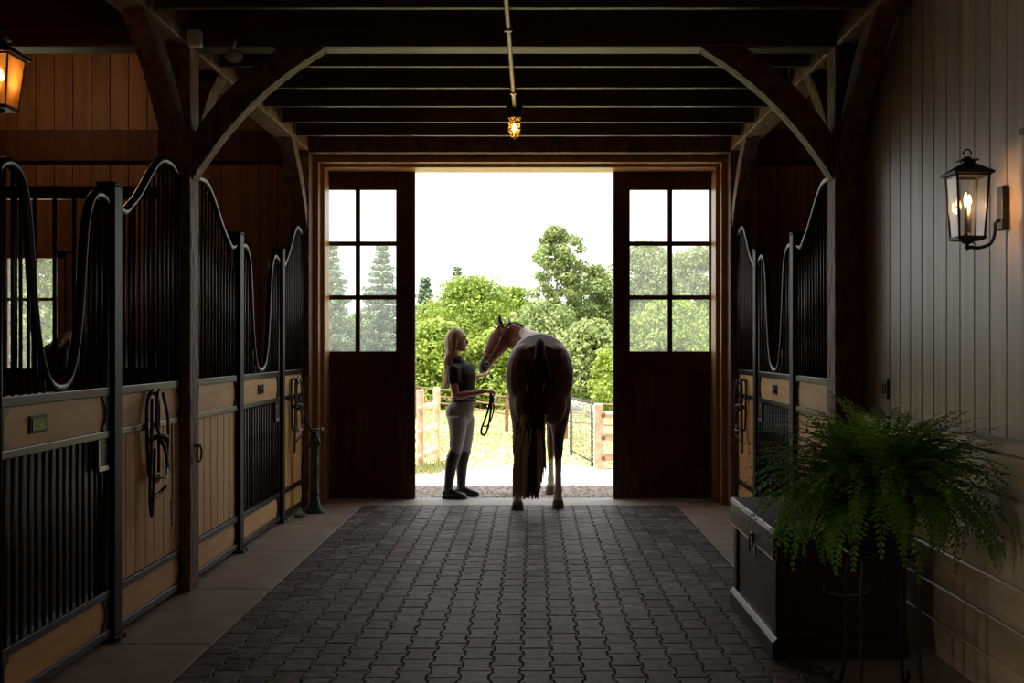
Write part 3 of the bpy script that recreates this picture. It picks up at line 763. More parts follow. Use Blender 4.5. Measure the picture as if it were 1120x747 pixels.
bm = new(); box(bm, cx0-.028, cx1+.01, cy0-.026, cy1+.02, .475, .60); prism(bm, [(cx0-.035, .60), (cx1+.012, .60), (cx1+.0, .622), (cx0-.02, .622)], 'y', cy0-.03, cy1+.024); obj('lid', bm, 'chest', t, bev=.005)
bm = new(); box(bm, cx0-.031, cx0-.026, cy0-.022, cy1+.015, .472, .479); obj('lid_trim', bm, 'brass', t)
bm = new(); ym = 6.02
box(bm, cx0-.036, cx0-.028, ym-.022, ym+.022, .46, .53); box(bm, cx0-.02, cx0-.012, ym-.018, ym+.018, .40, .47); tube(bm, [(cx0-.045, ym, .52), (cx0-.045, ym, .43)], .006, 8); obj('latch', bm, 'steel', t, bev=.002)
bm = new(); tube(bm, bez([(1.40, cy0-.02, .36), (1.40, cy0-.05, .33), (1.5, cy0-.055, .315), (1.6, cy0-.05, .33), (1.6, cy0-.02, .36)], 5), .006, 8, ref=(0, 1, 0)); obj('carry_handle', bm, 'steel', t)

# ================================================================== FERN AND STAND
fx, fy = 1.50, 4.92
t = thing('plant_stand', 'tall wrought iron plant stand in front of the chest', 'plant stand', (fx, fy, 0))
zt = .62
bm = new(); tube(bm, [Vector((fx+.15*math.cos(a*PI/12), fy+.15*math.sin(a*PI/12), zt)) for a in range(24)], .008, 6, closed=True, ref=(0, 0, 1))
tube(bm, [(fx-.15, fy, zt), (fx+.15, fy, zt)], .006, 6); tube(bm, [(fx, fy-.15, zt), (fx, fy+.15, zt)], .006, 6); obj('top_ring', bm, 'iron', t)
for k in range(4):
    a = PI/4+k*PI/2; d = Vector((math.cos(a), math.sin(a), 0)); c = Vector((fx, fy, 0)); bm = new()
    tube(bm, bez([c+d*.15+Vector((0, 0, zt)), c+d*.175+Vector((0, 0, .45)), c+d*.17+Vector((0, 0, .25)), c+d*.185+Vector((0, 0, .07)), c+d*.21+Vector((0, 0, .012)), c+d*.245+Vector((0, 0, .03)), c+d*.235+Vector((0, 0, .06))], 5), .0085, 8)
    obj('leg', bm, 'iron', t)
t = thing('potted_fern', 'large bushy green fern in a black pot beside the right wall', 'plant', (fx, fy, zt+.006))
zp = zt+.008
bm = new(); lathe(bm, [(.10, 0), (.135, .10), (.15, .17), (.16, .175), (.16, .20), (.145, .2)], (fx, fy, zp), 28); obj('pot', bm, 'pot', t)
bm = new(); lathe(bm, [(.14, .17), (.142, .206), (.05, .212)], (fx, fy, zp), 20); obj('soil', bm, 'soil', t)
V, Q, Mi = [], [], []
def quad(a, b, c, d, mi=0):
    i = len(V); V.extend([tuple(a), tuple(b), tuple(c), tuple(d)]); Q.append((i, i+1, i+2, i+3)); Mi.append(mi)
for i in range(430):
    az = random.uniform(0, 2*PI); rr = random.random()
    el = PI/2*(.98-.75*rr**.8) if i % 3 else random.uniform(.5, 1.35)
    if i > 340: el = random.uniform(.25, .8)
    L = random.uniform(.44, .70)*(1-.12*(el > 1.2))
    droop = random.uniform(.8, 1.9)*(1.15-el/PI)
    base = Vector((fx+.09*math.cos(az)*rr, fy+.09*math.sin(az)*rr, zp+.2))
    hd = Vector((math.cos(az), math.sin(az), 0)); pos = base.copy(); n = 26; th = el; sp = []
    tw = random.uniform(-.5, .5)
    for k in range(n+1):
        sp.append(pos.copy()); th = el-droop*1.5*(k/n)**1.4
        hd2 = Matrix.Rotation(tw*k/n, 3, 'Z') @ hd
        pos = pos+(hd2*math.cos(th)+Vector((0, 0, 1))*math.sin(th))*(L/n)
    for k in range(1, n):
        p = sp[k]; tg = (sp[k+1]-sp[k-1]).normalized(); side = tg.cross(Vector((0, 0, 1)))
        if side.length < .1: side = Vector((-math.sin(az), math.cos(az), 0))
        side.normalize(); up = side.cross(tg)
        quad(sp[k-1]-side*.0013, sp[k-1]+side*.0013, sp[k]+side*.0013, sp[k]-side*.0013)
        if k < 3: continue
        u = k/n; ln = .052*min(1, u*4)*(1-u**2.2)+.006
        for sg in (-1, 1):
            ln_ = ln*random.uniform(.85, 1.15)
            dirv = (side*sg+tg*.35+up*random.uniform(-.15, .35)).normalized(); w = tg*.0080
            a = p; tip = p+dirv*ln_-up*ln_*.15
            quad(a-w*.8, p+dirv*ln_*.55-w*1.1, tip, p+dirv*ln_*.5+w*1.1)
V = [(x if x < 1.90 else 1.90+.05*(1-math.exp(-(x-1.90)/.05)), y, z) for x, y, z in V]
mesh_np('fronds', V, Q, 'fern', t, mats=Mi)

# ================================================================== OUTSIDE GROUND
def gz(y): 
    return 0 if y < 15 else -.028*(y-15) if y < 62 else -.028*47
bm = new()
xs_ = np.linspace(-60, 60, 25); ysg = [11.4, 12, 13.2]
rowsv = []
ys2 = [13.2, 14, 15, 17, 20, 24, 28, 34, 40, 48, 56, 62, 80, 140]
for y in ys2: rowsv.append([bm.verts.new((x, y, gz(y)-.015)) for x in xs_])
for A, B in zip(rowsv, rowsv[1:]):
    for k in range(len(xs_)-1): bm.faces.new((A[k], A[k+1], B[k+1], B[k]))
o = obj('floor_meadow', bm, 'grass', kind='structure')
bm = new()
bm2 = [(-14, 11.4), (14, 11.4), (14, 14.0)]
N = 60
edge = [(14-28*k/N, 14.35+.22*math.sin(k*1.3)+.15*math.sin(k*.47+1)+random.uniform(-.06, .06)) for k in range(N+1)]
A = [bm.verts.new((x, 11.3, -.012)) for x, y in edge]; B = [bm.verts.new((x, y, -.006)) for x, y in edge]
for k in range(N): bm.faces.new((A[k], A[k+1], B[k+1], B[k]))
obj('floor_gravel', bm, 'gravel', kind='structure')
# loose stones of the yard
V, Q = [], []
for i in range(5200):
    x = random.uniform(-3, 3); y = 11.45+2.9*random.random()**1.3; r = random.uniform(.006, .018)
    b0 = len(V); a = random.uniform(0, PI)
    for (dx, dy, dz) in ((1, 0, 0), (0, 1, 0), (-1, 0, 0), (0, -1, 0), (0, 0, 1)):
        V.append((x+r*(dx*math.cos(a)-dy*math.sin(a)), y+r*(dx*math.sin(a)+dy*math.cos(a)), -.006+dz*r*.7))
    for k in range(4): Q.append((b0+k, b0+(k+1) % 4, b0+4))
o = mesh_np('gravel_stones', V, Q, 'gravel'); tag(o, 'loose gravel spread outside the doorway sill', 'gravel'); o['kind'] = 'stuff'
# grass blades
def blades(n, x0_, x1_, y0_, y1_, h):
    x = rng.uniform(x0_, x1_, n); y = rng.uniform(y0_, y1_, n); a = rng.uniform(0, PI, n); hh = h*rng.uniform(.5, 1.3, n)
    z = np.where(y < 15, 0, -.028*(y-15))-.015
    w = .006+.0007*(y-12); dx, dy = np.cos(a)*w, np.sin(a)*w; lx, ly = rng.normal(0, h*.3, n), rng.normal(0, h*.3, n)
    v = np.stack([np.stack([x-dx, y-dy, z], 1), np.stack([x+dx, y+dy, z], 1), np.stack([x+lx, y+ly, z+hh], 1)], 1).reshape(-1, 3)
    q = np.arange(3*n).reshape(-1, 3); return v, q
v1, q1 = blades(26000, -6, 6, 14.3, 24, .035)
v2, q2 = blades(26000, -9, 9, 24, 46, .05)
v3, q3 = blades(1500, -2.4, -1.1, 13.6, 14.6, .10)
vv = np.concatenate([v1, v2, v3]); qq = np.concatenate([q1, q2+len(v1), q3+len(v1)+len(v2)])
o = mesh_np('meadow_grass', vv, qq, 'grassblade'); tag(o, 'sunlit grass of the meadow beyond the gravel', 'grass'); o['kind'] = 'stuff'

# ================================================================== FENCES
def rail_between(bm, a, b, w=.032, h=.042, mi=0):
    a = Vector(a); b = Vector(b); d = (b-a).normalized()
    tube(bm, [a-d*.10, a-d*.02, a+(b-a)*.5+Vector((0, 0, random.uniform(-.01, .01))), b+d*.02, b+d*.10], [(w*.5, h*.6), (w, h), (w*1.05, h*1.05), (w, h), (w*.5, h*.6)], 7, ref=None, mi=mi)
def split_fence(pts, label, zs, hgt=.98):
    t = thing('split_rail_fence', label, 'fence', (pts[0][0], pts[0][1], 0))
    for (x, y) in pts:
        bm = new(); z = gz(y)
        prism(bm, [(x-.045, y-.035), (x+.04, y-.04), (x+.045, y+.035), (x-.04, y+.04)], 'z', z-.05, z+hgt); obj('post', bm, 'fence', t, bev=.015)
    for (a, b) in zip(pts, pts[1:]):
        for z in zs:
            bm = new(); rail_between(bm, (a[0], a[1], z+gz(a[1])), (b[0], b[1], z+gz(b[1]))); obj('rail', bm, 'fence', t)
    return t
split_fence([(-1.39, 14.1), (-1.29, 15.3), (-1.6, 17.8), (-2.4, 20.2)][:2], 'pale split rail fence left of the person, beyond the sill', (.74, .45, .15))
# gate and right fence
gA, gB = Vector((.53, 15.9, 0)), Vector((.765, 14.32, 0))
t = thing('wire_gate', 'dark metal gate with wire mesh seen right of the horse', 'gate', gA)
bm = new()
zt_, zb_ = .80, .06
for p in (gA, gA.lerp(gB, .93)): tube(bm, [(p.x, p.y, 0), (p.x, p.y, zt_+.02)], .02, 8)
for z in (zt_, zb_): tube(bm, [(gA.x, gA.y, z), (gB.x, gB.y, z)], .012, 8)
obj('gate_frame', bm, 'black', t)
bm = new(); n = 24
for k in range(1, n):
    p = gA.lerp(gB, k/n); tube(bm, [(p.x, p.y, zb_), (p.x, p.y, zt_)], .0028, 4)
for k in range(1, 13):
    z = zb_+(zt_-zb_)*k/13; tube(bm, [(gA.x, gA.y, z), (gB.x, gB.y, z)], .0028, 4)
obj('wire_mesh', bm, 'steel', t)
t = thing('split_rail_fence', 'pale wooden gate post with rails at the right of the doorway', 'fence', (.80, 14.2, 0))
bm = new(); box(bm, .755, .865, 14.12, 14.24, -.05, .80); obj('post', bm, 'fence', t, bev=.012)
for z in (.66, .38, .13):
    bm = new(); rail_between(bm, (.86, 14.2, z), (2.9, 14.9, z), .03, .045); obj('rail', bm, 'fence', t)
    bm = new(); tube(bm, [(.868, 14.13, z), (.868, 14.105, z)], .03, 10); obj('rail_end', bm, 'fenceend', t)
bm = new(); box(bm, 2.85, 2.96, 14.85, 14.97, -.05, .8); obj('post', bm, 'fence', t, bev=.012)
# far paddock fence
t = thing('paddock_fence', 'thin dark paddock fence crossing the far meadow', 'fence', (-3, 30, gz(30)))
fp = [Vector((-6.0, 37, 0)), Vector((-3.25, 32, 0)), Vector((-2.0, 28.5, 0)), Vector((-.55, 24, 0)), Vector((.6, 21, 0)), Vector((1.8, 19, 0))]
zz_ = [.30+.0, .40, .43, .46, .50, .52]
for i, p in enumerate(fp):
    bm = new(); g_ = gz(p.y)
    box(bm, p.x-.04, p.x+.04, p.y-.04, p.y+.04, g_-.02, zz_[i]+.04); obj('post', bm, 'timber', t)
for i in range(len(fp)-1):
    for dz in (0, -.19, -.36):
        bm = new(); a, b = fp[i], fp[i+1]
        tube(bm, [(a.x, a.y, zz_[i]+dz), (b.x, b.y, zz_[i+1]+dz)], (.012, .022), 6); obj('rail', bm, 'timber', t)

# ================================================================== TREES
def leaves(centers, size, out, n_per, spread):
    """small leaf quads scattered round clump centres"""
    C_ = np.repeat(np.asarray(centers), n_per, axis=0); n = len(C_)
    d = rng.normal(size=(n, 3)); d /= np.linalg.norm(d, axis=1)[:, None]
    r = spread*rng.uniform(.35, 1, n)[:, None]**.7
    p = C_+d*r*np.array([1, 1, .75])
    nrm = d+rng.normal(0, .6, (n, 3))+np.array([0, 0, .5]); nrm /= np.linalg.norm(nrm, axis=1)[:, None]
    a = np.cross(nrm, rng.normal(size=(n, 3))); a /= np.linalg.norm(a, axis=1)[:, None]
    b = np.cross(nrm, a); s = size*rng.uniform(.6, 1.3, n)[:, None]
    v = np.stack([p-a*s, p-b*s*.6, p+a*s, p+b*s*.6], 1).reshape(-1, 3)
    return v, np.arange(4*n).reshape(-1, 4)
def broadleaf(px, top, half, D, m, label, base=None, n=150, leaf=.085, shape='round', trunk='bark', airy=1.0, per=90, group=None):
    g_ = gz(D); c = P(px, 380, D); H = P(px, top, D).z-g_; R = half*D/F
    t = thing('tree', label, 'tree', (c.x, D, g_), group)
    bm = new()
    tr = max(.05, R*.05)
    tube(bm, bez([(c.x, D, g_-.05), (c.x+R*.03, D, g_+H*.35), (c.x-R*.03, D, g_+H*.7), (c.x, D, g_+H*.95)], 4), [tr*(1.1-.9*k/12) for k in range(13)], 8)
    obj('trunk', bm, trunk, t)
    cs = []; bm = new()
    while len(cs) < n:
        u = rng.uniform(0, 1); az = rng.uniform(0, 2*PI)
        if shape == 'round': prof = math.sqrt(max(0, 1-(2*u-.85)**2/1.35)) if u > .05 else .5
        elif shape == 'tall': prof = .55+.45*math.sin(PI*min(1, u*1.15)) if u < .8 else 1.0*(1-(u-.8)/.25)
        elif shape == 'bush': prof = math.sqrt(max(0, 1-u**2.6))
        rr = R*prof*(rng.uniform(0, 1)**.45)
        lob = 1+.22*math.sin(az*3+u*9+px)
        z = g_+H*(.03+.93*u)
        cs.append((c.x+rr*lob*math.cos(az), D+rr*lob*math.sin(az), z))
    for q in cs[::9]:
        zb0 = g_+max(.2, (q[2]-g_)*.6); tube(bm, [(c.x, D, zb0), ((c.x+q[0])/2, (D+q[1])/2, (zb0+q[2])/2+.1), q], [tr*.35, tr*.22, tr*.08], 5)
    obj('branch', bm, trunk, t)
    v, q_ = leaves(cs, leaf, None, per, R*.24*airy+.12)
    mesh_np('foliage', v, q_, m, t)
    return t
def conifer(px, top, half, D, m, label, tiers=17, droop=.25, group=None, per=26):
    g_ = gz(D); c = P(px, 380, D); H = P(px, top, D).z-g_; R = half*D/F
    t = thing('conifer', label, 'tree', (c.x, D, g_), group)
    bm = new(); tube(bm, [(c.x, D, g_-.05), (c.x, D, g_+H)], [R*.07, .015], 8)
    obj('trunk', bm, 'bark', t)
    cs = []; bb = new()
    for k in range(tiers):
        u = (k+.5)/tiers; z0_ = g_+H*(.02+.96*u); L = R*(1-u)**.8*random.uniform(.8, 1.1)+.08
        for j in range(11):
            az = 2*PI*j/11+k*1.7+random.uniform(-.25, .25); Lj = L*random.uniform(.6, 1.12)
            n = max(3, int(Lj/.13)); up = random.uniform(.1, .35)
            for i in range(1, n+1):
                f = i/n; cs.append((c.x+math.cos(az)*Lj*f, D+math.sin(az)*Lj*f, z0_+Lj*(up*f*f-droop*f*.5)))
            if j % 3 == 0: tube(bb, [(c.x, D, z0_), (c.x+math.cos(az)*Lj, D+math.sin(az)*Lj, z0_+Lj*(up-droop*.5))], [.02, .006], 4)
    obj('branch', bb, 'bark', t)
    v, q_ = leaves(cs, .06, None, per, .17)
    mesh_np('foliage', v, q_, m, t)
    return t
conifer(362, 262, 40, 46, 'needle', 'pine seen through the left window, against the jamb', 24, .6)
conifer(418, 264, 44, 50, 'needle', 'tall pine showing in the right-hand panes of the left door', 24, .6)
conifer(330, 300, 44, 48, 'needle', 'pine left of the doorway seen past the jamb', 22)
conifer(465, 300, 24, 54, 'needle', 'small bluish conifer beside the left door edge', 22)
conifer(500, 288, 20, 64, 'needle', 'conifer whose tip rises above the bright rounded tree', 24)
broadleaf(515, 304, 58, 52, 'leaf', 'rounded bright green tree behind the person', n=240)
broadleaf(560, 312, 38, 56, 'leaf', 'bright green tree just left of the tall one', n=160)
broadleaf(610, 240, 34, 46, 'leaf_b', 'tallest tree, loose and pale green, above the horse', shape='tall', trunk='birchbark', n=190, airy=.7, per=85)
broadleaf(650, 288, 30, 48, 'leaf_b', 'pale green tree right of the tallest one', shape='tall', trunk='birchbark', n=150, airy=.8)
broadleaf(598, 330, 46, 44, 'leaf_b', 'broad pale tree low behind the horse', n=190)
broadleaf(663, 384, 20, 33, 'leaf', 'sunny bush near the right door edge', shape='bush', n=50, leaf=.06, per=70)
broadleaf(708, 262, 44, 50, 'leaf_b', 'tall pale tree in the left panes of the right door', shape='round', n=230)
broadleaf(762, 268, 42, 52, 'leaf_b', 'tall pale tree in the right panes of the right door', shape='round', n=230)
broadleaf(735, 330, 60, 44, 'leaf', 'low bright tree filling the bottom panes of the right door', shape='bush', n=220)
broadleaf(478, 352, 46, 42, 'leaf', 'low bright tree behind the rail fence on the left', shape='bush', n=190)
broadleaf(545, 362, 44, 43, 'leaf', 'low leafy tree between the person and the horse', shape='bush', n=190)
broadleaf(645, 352, 44, 41, 'leaf_b', 'low pale tree to the right of the horse', shape='bush', n=170)
for px, tp in ((300, 330), (400, 345), (470, 335), (540, 340), (610, 335), (690, 330), (770, 330), (850, 330)):
    broadleaf(px, tp, 60, 68, 'leaf_c', 'deep green trees of the woodland edge, behind all the others', shape='bush', n=170, leaf=.12, group='woodland edge trees')
# trees beyond the stall window
for px, dd in ((-40, 30), (30, 30), (95, 31)):
    broadleaf(px, 225, 52, dd, 'leaf', 'green tree outside the far left stall window', shape='bush', n=150, leaf=.08, group='trees outside the stall window')

# ================================================================== HORSES
def horse(name, label, O, coat, rear, head='turned', front=(.12, 1.30)):
    """O = ground point under the buttocks; faces +Y"""
    O = Vector(O); q = lambda x, y, z: O+Vector((x, y, z))
    t = thing(name, label, 'horse', O)
    b = new()
    sec = [(-.02, 1.20, .09, .15), (.03, 1.20, .19, .24), (.12, 1.235, .26, .305), (.25, 1.275, .30, .355), (.42, 1.275, .315, .37), (.65, 1.23, .325, .36), (.9, 1.19, .34, .37), (1.12, 1.18, .335, .375), (1.32, 1.20, .29, .38), (1.48, 1.22, .25, .35), (1.62, 1.20, .19, .27), (1.72, 1.18, .12, .18)]
    tube(b, [q(0, y, z) for y, z, w, h in sec], [(w, h) for y, z, w, h in sec], 28, ref=(1, 0, 0))
    # rounded rump muscles
    for s in (-1, 1):
        ball(b, q(s*.14, .16, 1.24), (.175, .20, .30), 16); ball(b, q(s*.12, .1, 1.0), (.13, .15, .22), 14)
        ball(b, q(s*.13, 1.42, 1.1), (.14, .2, .25), 14)
    for s, (hx, hy) in zip((-1, 1), rear):
        ix = s*.15
        L = [(ix, .26, 1.2, .14, .24), (s*.165, .24, 1.05, .13, .21), (s*.17, .24, .93, .115, .175), (s*.175, .22, .80, .088, .13), ((s*.18+hx)/2, hy+.08, .69, .062, .09), (hx, hy+.0, .60, .048, .066), (hx, hy-.01, .54, .046, .058), (hx, hy+.01, .46, .034, .042), (hx, hy+.02, .33, .030, .036), (hx, hy+.025, .22, .032, .036), (hx, hy+.03, .165, .042, .048), (hx, hy+.06, .11, .036, .038), (hx, hy+.08, .07, .042, .046)]
        tube(b, [q(x, y, z) for x, y, z, r1, r2 in L], [(r1, r2) for x, y, z, r1, r2 in L], 16, ref=(1, 0, 0))
    fxx, fyy = front
    for s in (-1, 1):
        x = s*fxx; yb = fyy+(.12 if s < 0 else 0)
        L = [(s*.13, 1.36, 1.1, .10, .17), (x, yb+.03, .92, .078, .11), (x, yb+.01, .78, .058, .07), (x, yb, .62, .044, .052), (x, yb, .52, .047, .052), (x, yb, .45, .040, .043), (x, yb, .32, .028, .034), (x, yb, .2, .030, .035), (x, yb+.005, .155, .038, .043), (x, yb+.04, .10, .034, .036), (x, yb+.06, .065, .042, .046)]
        tube(b, [q(*l[:3]) for l in L], [(l[3], l[4]) for l in L], 16, ref=(1, 0, 0))
    if head == 'turned':
        nk = [(0, 1.45, 1.25, .17, .30), (-.04, 1.58, 1.39, .13, .265), (-.10, 1.70, 1.49, .10, .215), (-.18, 1.79, 1.56, .085, .16), (-.27, 1.84, 1.63, .075, .135), (-.33, 1.86, 1.665, .07, .115)]
        hd = [(-.315, 1.86, 1.68, .06, .07), (-.36, 1.855, 1.64, .078, .115), (-.415, 1.85, 1.575, .085, .13), (-.465, 1.84, 1.50, .07, .11), (-.51, 1.835, 1.43, .055, .085), (-.55, 1.83, 1.36, .05, .070), (-.585, 1.825, 1.30, .052, .064), (-.61, 1.82, 1.255, .048, .052), (-.622, 1.82, 1.235, .03, .03)]
        ears = [((-.385, 1.79, 1.71), (-.42, 1.77, 1.79), (-.415, 1.765, 1.868)), ((-.33, 1.93, 1.72), (-.33, 1.96, 1.78), (-.335, 1.965, 1.84))]
        tube(b, [q(*l[:3]) for l in nk], [(l[3], l[4]) for l in nk], 18, ref=(.55, .75, 0))
        tube(b, [q(*l[:3]) for l in hd], [(l[3], l[4]) for l in hd], 18, ref=(0, 1, 0))
        ball(b, q(-.60, 1.815, 1.25), (.045, .045, .04), 12)
        ball(b, q(-.575, 1.82, 1.225), (.035, .035, .03), 10)
    else:
        nk = [(0, 1.45, 1.25, .17, .30), (0, 1.68, 1.33, .12, .22), (.0, 1.9, 1.40, .09, .17), (.0, 2.08, 1.46, .075, .13)]
        hd = [(0, 2.08, 1.49, .06, .09), (0, 2.2, 1.43, .08, .125), (0, 2.32, 1.32, .065, .10), (0, 2.42, 1.2, .05, .075), (0, 2.5, 1.09, .05, .062), (0, 2.53, 1.04, .04, .045)]
        ears = [((-.06, 2.08, 1.55), (-.08, 2.07, 1.62), (-.08, 2.09, 1.70)), ((.06, 2.08, 1.55), (.08, 2.07, 1.62), (.08, 2.09, 1.70))]
        tube(b, [q(*l[:3]) for l in nk], [(l[3], l[4]) for l in nk], 18, ref=(1, 0, 0))
        tube(b, [q(*l[:3]) for l in hd], [(l[3], l[4]) for l in hd], 18, ref=(1, 0, 0))
    for e_ in ears:
        tube(b, bez([q(*p) for p in e_], 4), [.026, .028, .030, .030, .028, .024, .019, .012, .005], 10)
    b = fused(b, .011, 5)
    turned = head == 'turned'
    def pm(c):
        c = c-O
        if not turned: return 0
        if c.z < .42+.06*math.sin(c.x*40) and c.y > .0 and c.x > -.3:
            if c.y < .7 and c.x < 0: return 1 if c.z < .38 else 0
            return 1
        if c.x < -.50 and c.z < 1.36-.25*(c.x+.62) and c.z < 1.37: return 2
        if c.z > 1.755 and c.x < -.3: return 2
        if .42 <= c.z < .70 and c.y < .7 and c.y > -.2: return 0
        # white patch over withers and the base of the neck
        w = Vector(((c.x+.10)/.115, (c.y-1.62)/.20, (c.z-1.68)/.11)).length+.12*math.sin(c.x*30+c.z*22)
        if w < 1: return 1
        return 0
    paint(b, pm)
    bd = obj('body', b, [coat, 'horsewhite', 'horsedark'], t, recalc=False)
    for (x, y) in [(rear[0][0], rear[0][1]+.09), (rear[1][0], rear[1][1]+.09), (-fxx, fyy+.12+.065), (fxx, fyy+.065)]:
        bm = new(); c = q(x, y, 0)
        rings = [(.060, .068, 0), (.057, .064, .02), (.050, .054, .06), (.044, .047, .085)]
        tube(bm, [c+Vector((0, -.012*i, z)) for i, (a, b_, z) in enumerate(rings)], [(a, b_) for a, b_, z in rings], 16, ref=(1, 0, 0)); obj('hoof', bm, 'hoof', t)
    return t, q
HO = (.064, 10.42, 0)
th, q = horse('horse', 'bay horse with dark tail seen from behind in the doorway, head turned to the person', HO, 'horsecoat', ((-.205, .06), (.170, .19)))
# eye, nostril, forelock, mane
bm = new(); ball(bm, q(-.425, 1.768, 1.60), (.018, .010, .016), 10); obj('eye', bm, 'eye', th)
bm = new(); ball(bm, q(-.605, 1.776, 1.265), (.014, .008, .018), 8); obj('nostril', bm, 'eye', th)
bm = new()
for k in range(44):
    u = .5+.5*k/43; p = [(-.06, 1.56, 1.63), (-.12, 1.68, 1.68), (-.19, 1.77, 1.735), (-.27, 1.83, 1.77), (-.34, 1.85, 1.765)]
    pts = bez([q(*z_) for z_ in p], 15); a = pts[int(u*(len(pts)-1))]+Vector((0, 0, -.015)); s_ = random.uniform(.05, .09)
    tube(bm, [a, a+Vector((.02, .03, .012)), a+Vector((.04, .06, -s_*.6)), a+Vector((.05, .07, -s_*1.4))], [.010, .009, .007, .002], 5)
for k in range(12):
    a = q(-.37+random.uniform(-.01, .01), 1.85+random.uniform(-.03, .02), 1.755)
    tube(bm, [a, a+Vector((-.05, -.0, -.02)), a+Vector((-.09, -.01, -.08)), a+Vector((-.11, -.01, -.13))], [.008, .009, .007, .002], 5)
obj('mane', bm, 'tail', th)
# tail : many hair strands
V = new()
random.seed(3)
for k in range(420):
    u = random.random(); e1 = random.gauss(0, 1); light = False
    x_end = -.10+.085*e1; x_end = max(-.245, min(.05, x_end)); y_end = -.10+random.uniform(-.07, .06)
    zend = .13+abs(random.gauss(0, .09))+(.25*max(0, (x_end+.02)/.07) if x_end > -.02 else 0)
    light = x_end < -.12 and random.random() < .95 or (x_end > -.035 and random.random() < .25)
    x0_ = random.uniform(-.045, .045); rt = random.uniform(0, .03)
    xm = x0_*2.0+x_end*.18; xk = x_end*.62+x0_*.5
    pts = bez([q(x0_*.8, .0-rt*.3, 1.52-abs(x0_)*1.2), q(x0_*1.3, -.075-rt, 1.43-abs(x0_)), q(xm, -.125-rt, 1.18), q(xk-.01, -.13-rt, .8), q(x_end*.96, y_end-.04*light, .45), q(x_end, y_end+.01-.05*light, zend)], 4)
    n = len(pts); r0 = random.uniform(.006, .010)
    if light:
        m0 = int(n*random.uniform(.40, .68))
        tube(V, pts[:m0+1], [r0*(.6+.4*min(1, i/5)) for i in range(m0+1)], 5, ref=(1, 0, 0))
        tube(V, pts[m0:], [r0*(1-.75*(i/(n-m0))) for i in range(n-m0)], 5, ref=(1, 0, 0), mi=1)
    else: tube(V, pts, [r0*(.6+.4*min(1, i/5))*(1-.7*max(0, (i/n-.6)/.4)) for i in range(n)], 5, ref=(1, 0, 0))
tube(V, bez([q(0, .06, 1.57), q(0, -.03, 1.52), q(0, -.075, 1.40), q(0, -.09, 1.25), q(-.01, -.10, 1.0)], 4), [.035+.012*math.sin(PI*k/16) for k in range(17)], 10, ref=(1, 0, 0))
obj('tail', V, ['tail', 'tailblond'], th)
# bridle
bm = new()
def hband(cx_, cz_, ra, rb, tilt, w, yc=1.845, mi=0):
    """strap round the head; ra in y, rb in the profile plane"""
    pts = []
    ax = Vector((math.cos(tilt), 0, math.sin(tilt)))
    for k in range(20):
        a = 2*PI*k/20; pts.append(q(cx_, yc, cz_)+Vector((0, 1, 0))*ra*math.cos(a)+ax*rb*math.sin(a))
    nrm = Vector((-math.sin(tilt), 0, math.cos(tilt)))
    tube(bm, pts, (w, .005), 6, ref=nrm, closed=True, mi=mi)
hband(-.520, 1.412, .066, .090, math.radians(-32), .012, 1.833)
hband(-.395, 1.66, .088, .115, math.radians(-35), .011, 1.852)
strap(bm, [q(-.345, 1.775, 1.745), q(-.375, 1.757, 1.66), q(-.42, 1.758, 1.56), q(-.485, 1.765, 1.45), q(-.555, 1.768, 1.33)], .011, .005, 6, ref=(0, 1, 0))
strap(bm, [q(-.345, 1.775, 1.745), q(-.33, 1.79, 1.62), q(-.36, 1.77, 1.52)], .008, .005, 6, ref=(0, 1, 0))
br = obj('bridle', bm, 'tan_leather', th)
bm = new()
for (x, z, r) in ((-.555, 1.325, .026), (-.385, 1.685, .013), (-.41, 1.59, .008), (-.452, 1.50, .009)):
    c = q(x, 1.757, z); tube(bm, [c+Vector((r*math.cos(a*PI/7), 0, r*math.sin(a*PI/7))) for a in range(14)], .0042, 6, closed=True, ref=(0, 1, 0))
obj('bit_ring', bm, 'steel', br)
# the dark horse in the stall
horse('horse', 'dark horse inside the left stall, glimpsed through the bars in front of the window', (-3.42, 8.35, 0), 'horsedark', ((-.16, .06), (.16, .08)), head='ahead')
o2 = [o for o in COL.objects if o.name.startswith('horse') and o.type == 'EMPTY'][-1]
bm = new(); O2 = Vector((-3.42, 8.35, 0))
tube(bm, bez([O2+Vector((0, .04, 1.54)), O2+Vector((0, -.08, 1.4)), O2+Vector((0, -.12, 1.0)), O2+Vector((0, -.1, .5))], 5), [.03, .035, .045, .05, .055, .06, .065, .065, .065, .065, .065, .06, .06, .05, .04, .03], 10, ref=(1, 0, 0)); obj('tail', bm, 'horsedark', o2)

# ================================================================== PERSON
G = Vector((-.74, 11.43, 0))
t = thing('person', 'person with long blonde hair in black polo, grey breeches and tall boots holding a rein', 'person', (-.76, 11.43, 0))
ang = math.radians(-24); f = Vector((math.cos(ang), math.sin(ang), 0)); l = Vector((-math.sin(ang), math.cos(ang), 0)); Zv = Vector((0, 0, 1))
def w_(px, py, d=0): p = P(px, py, 11.43+d); p.y = 11.43+d; return p
# centre line at key heights
pel = w_(504, 449); wst = w_(507, 430); chs = w_(505, 408); nek = w_(501.5, 396); hed = w_(500.5, 374)
lats = tuple(l)
def limb(b, pts, rad, n=14, ref=None): tube(b, pts, rad, n, ref=ref or lats)
skin = new()
# torso core, neck
limb(skin, [pel, wst, chs+Vector((0, 0, -.03)), chs+Vector((0, 0, .06)), nek+Vector((0, 0, -.01))], [(.125, .105), (.105, .082), (.125, .095), (.14, .085), (.06, .05)], 18)
limb(skin, [nek+Vector((-.005, 0, -.04)), nek+Vector((.0, 0, .02)), nek+Vector((.008, 0, .07))], [(.052, .052), (.046, .05), (.046, .05)], 14)
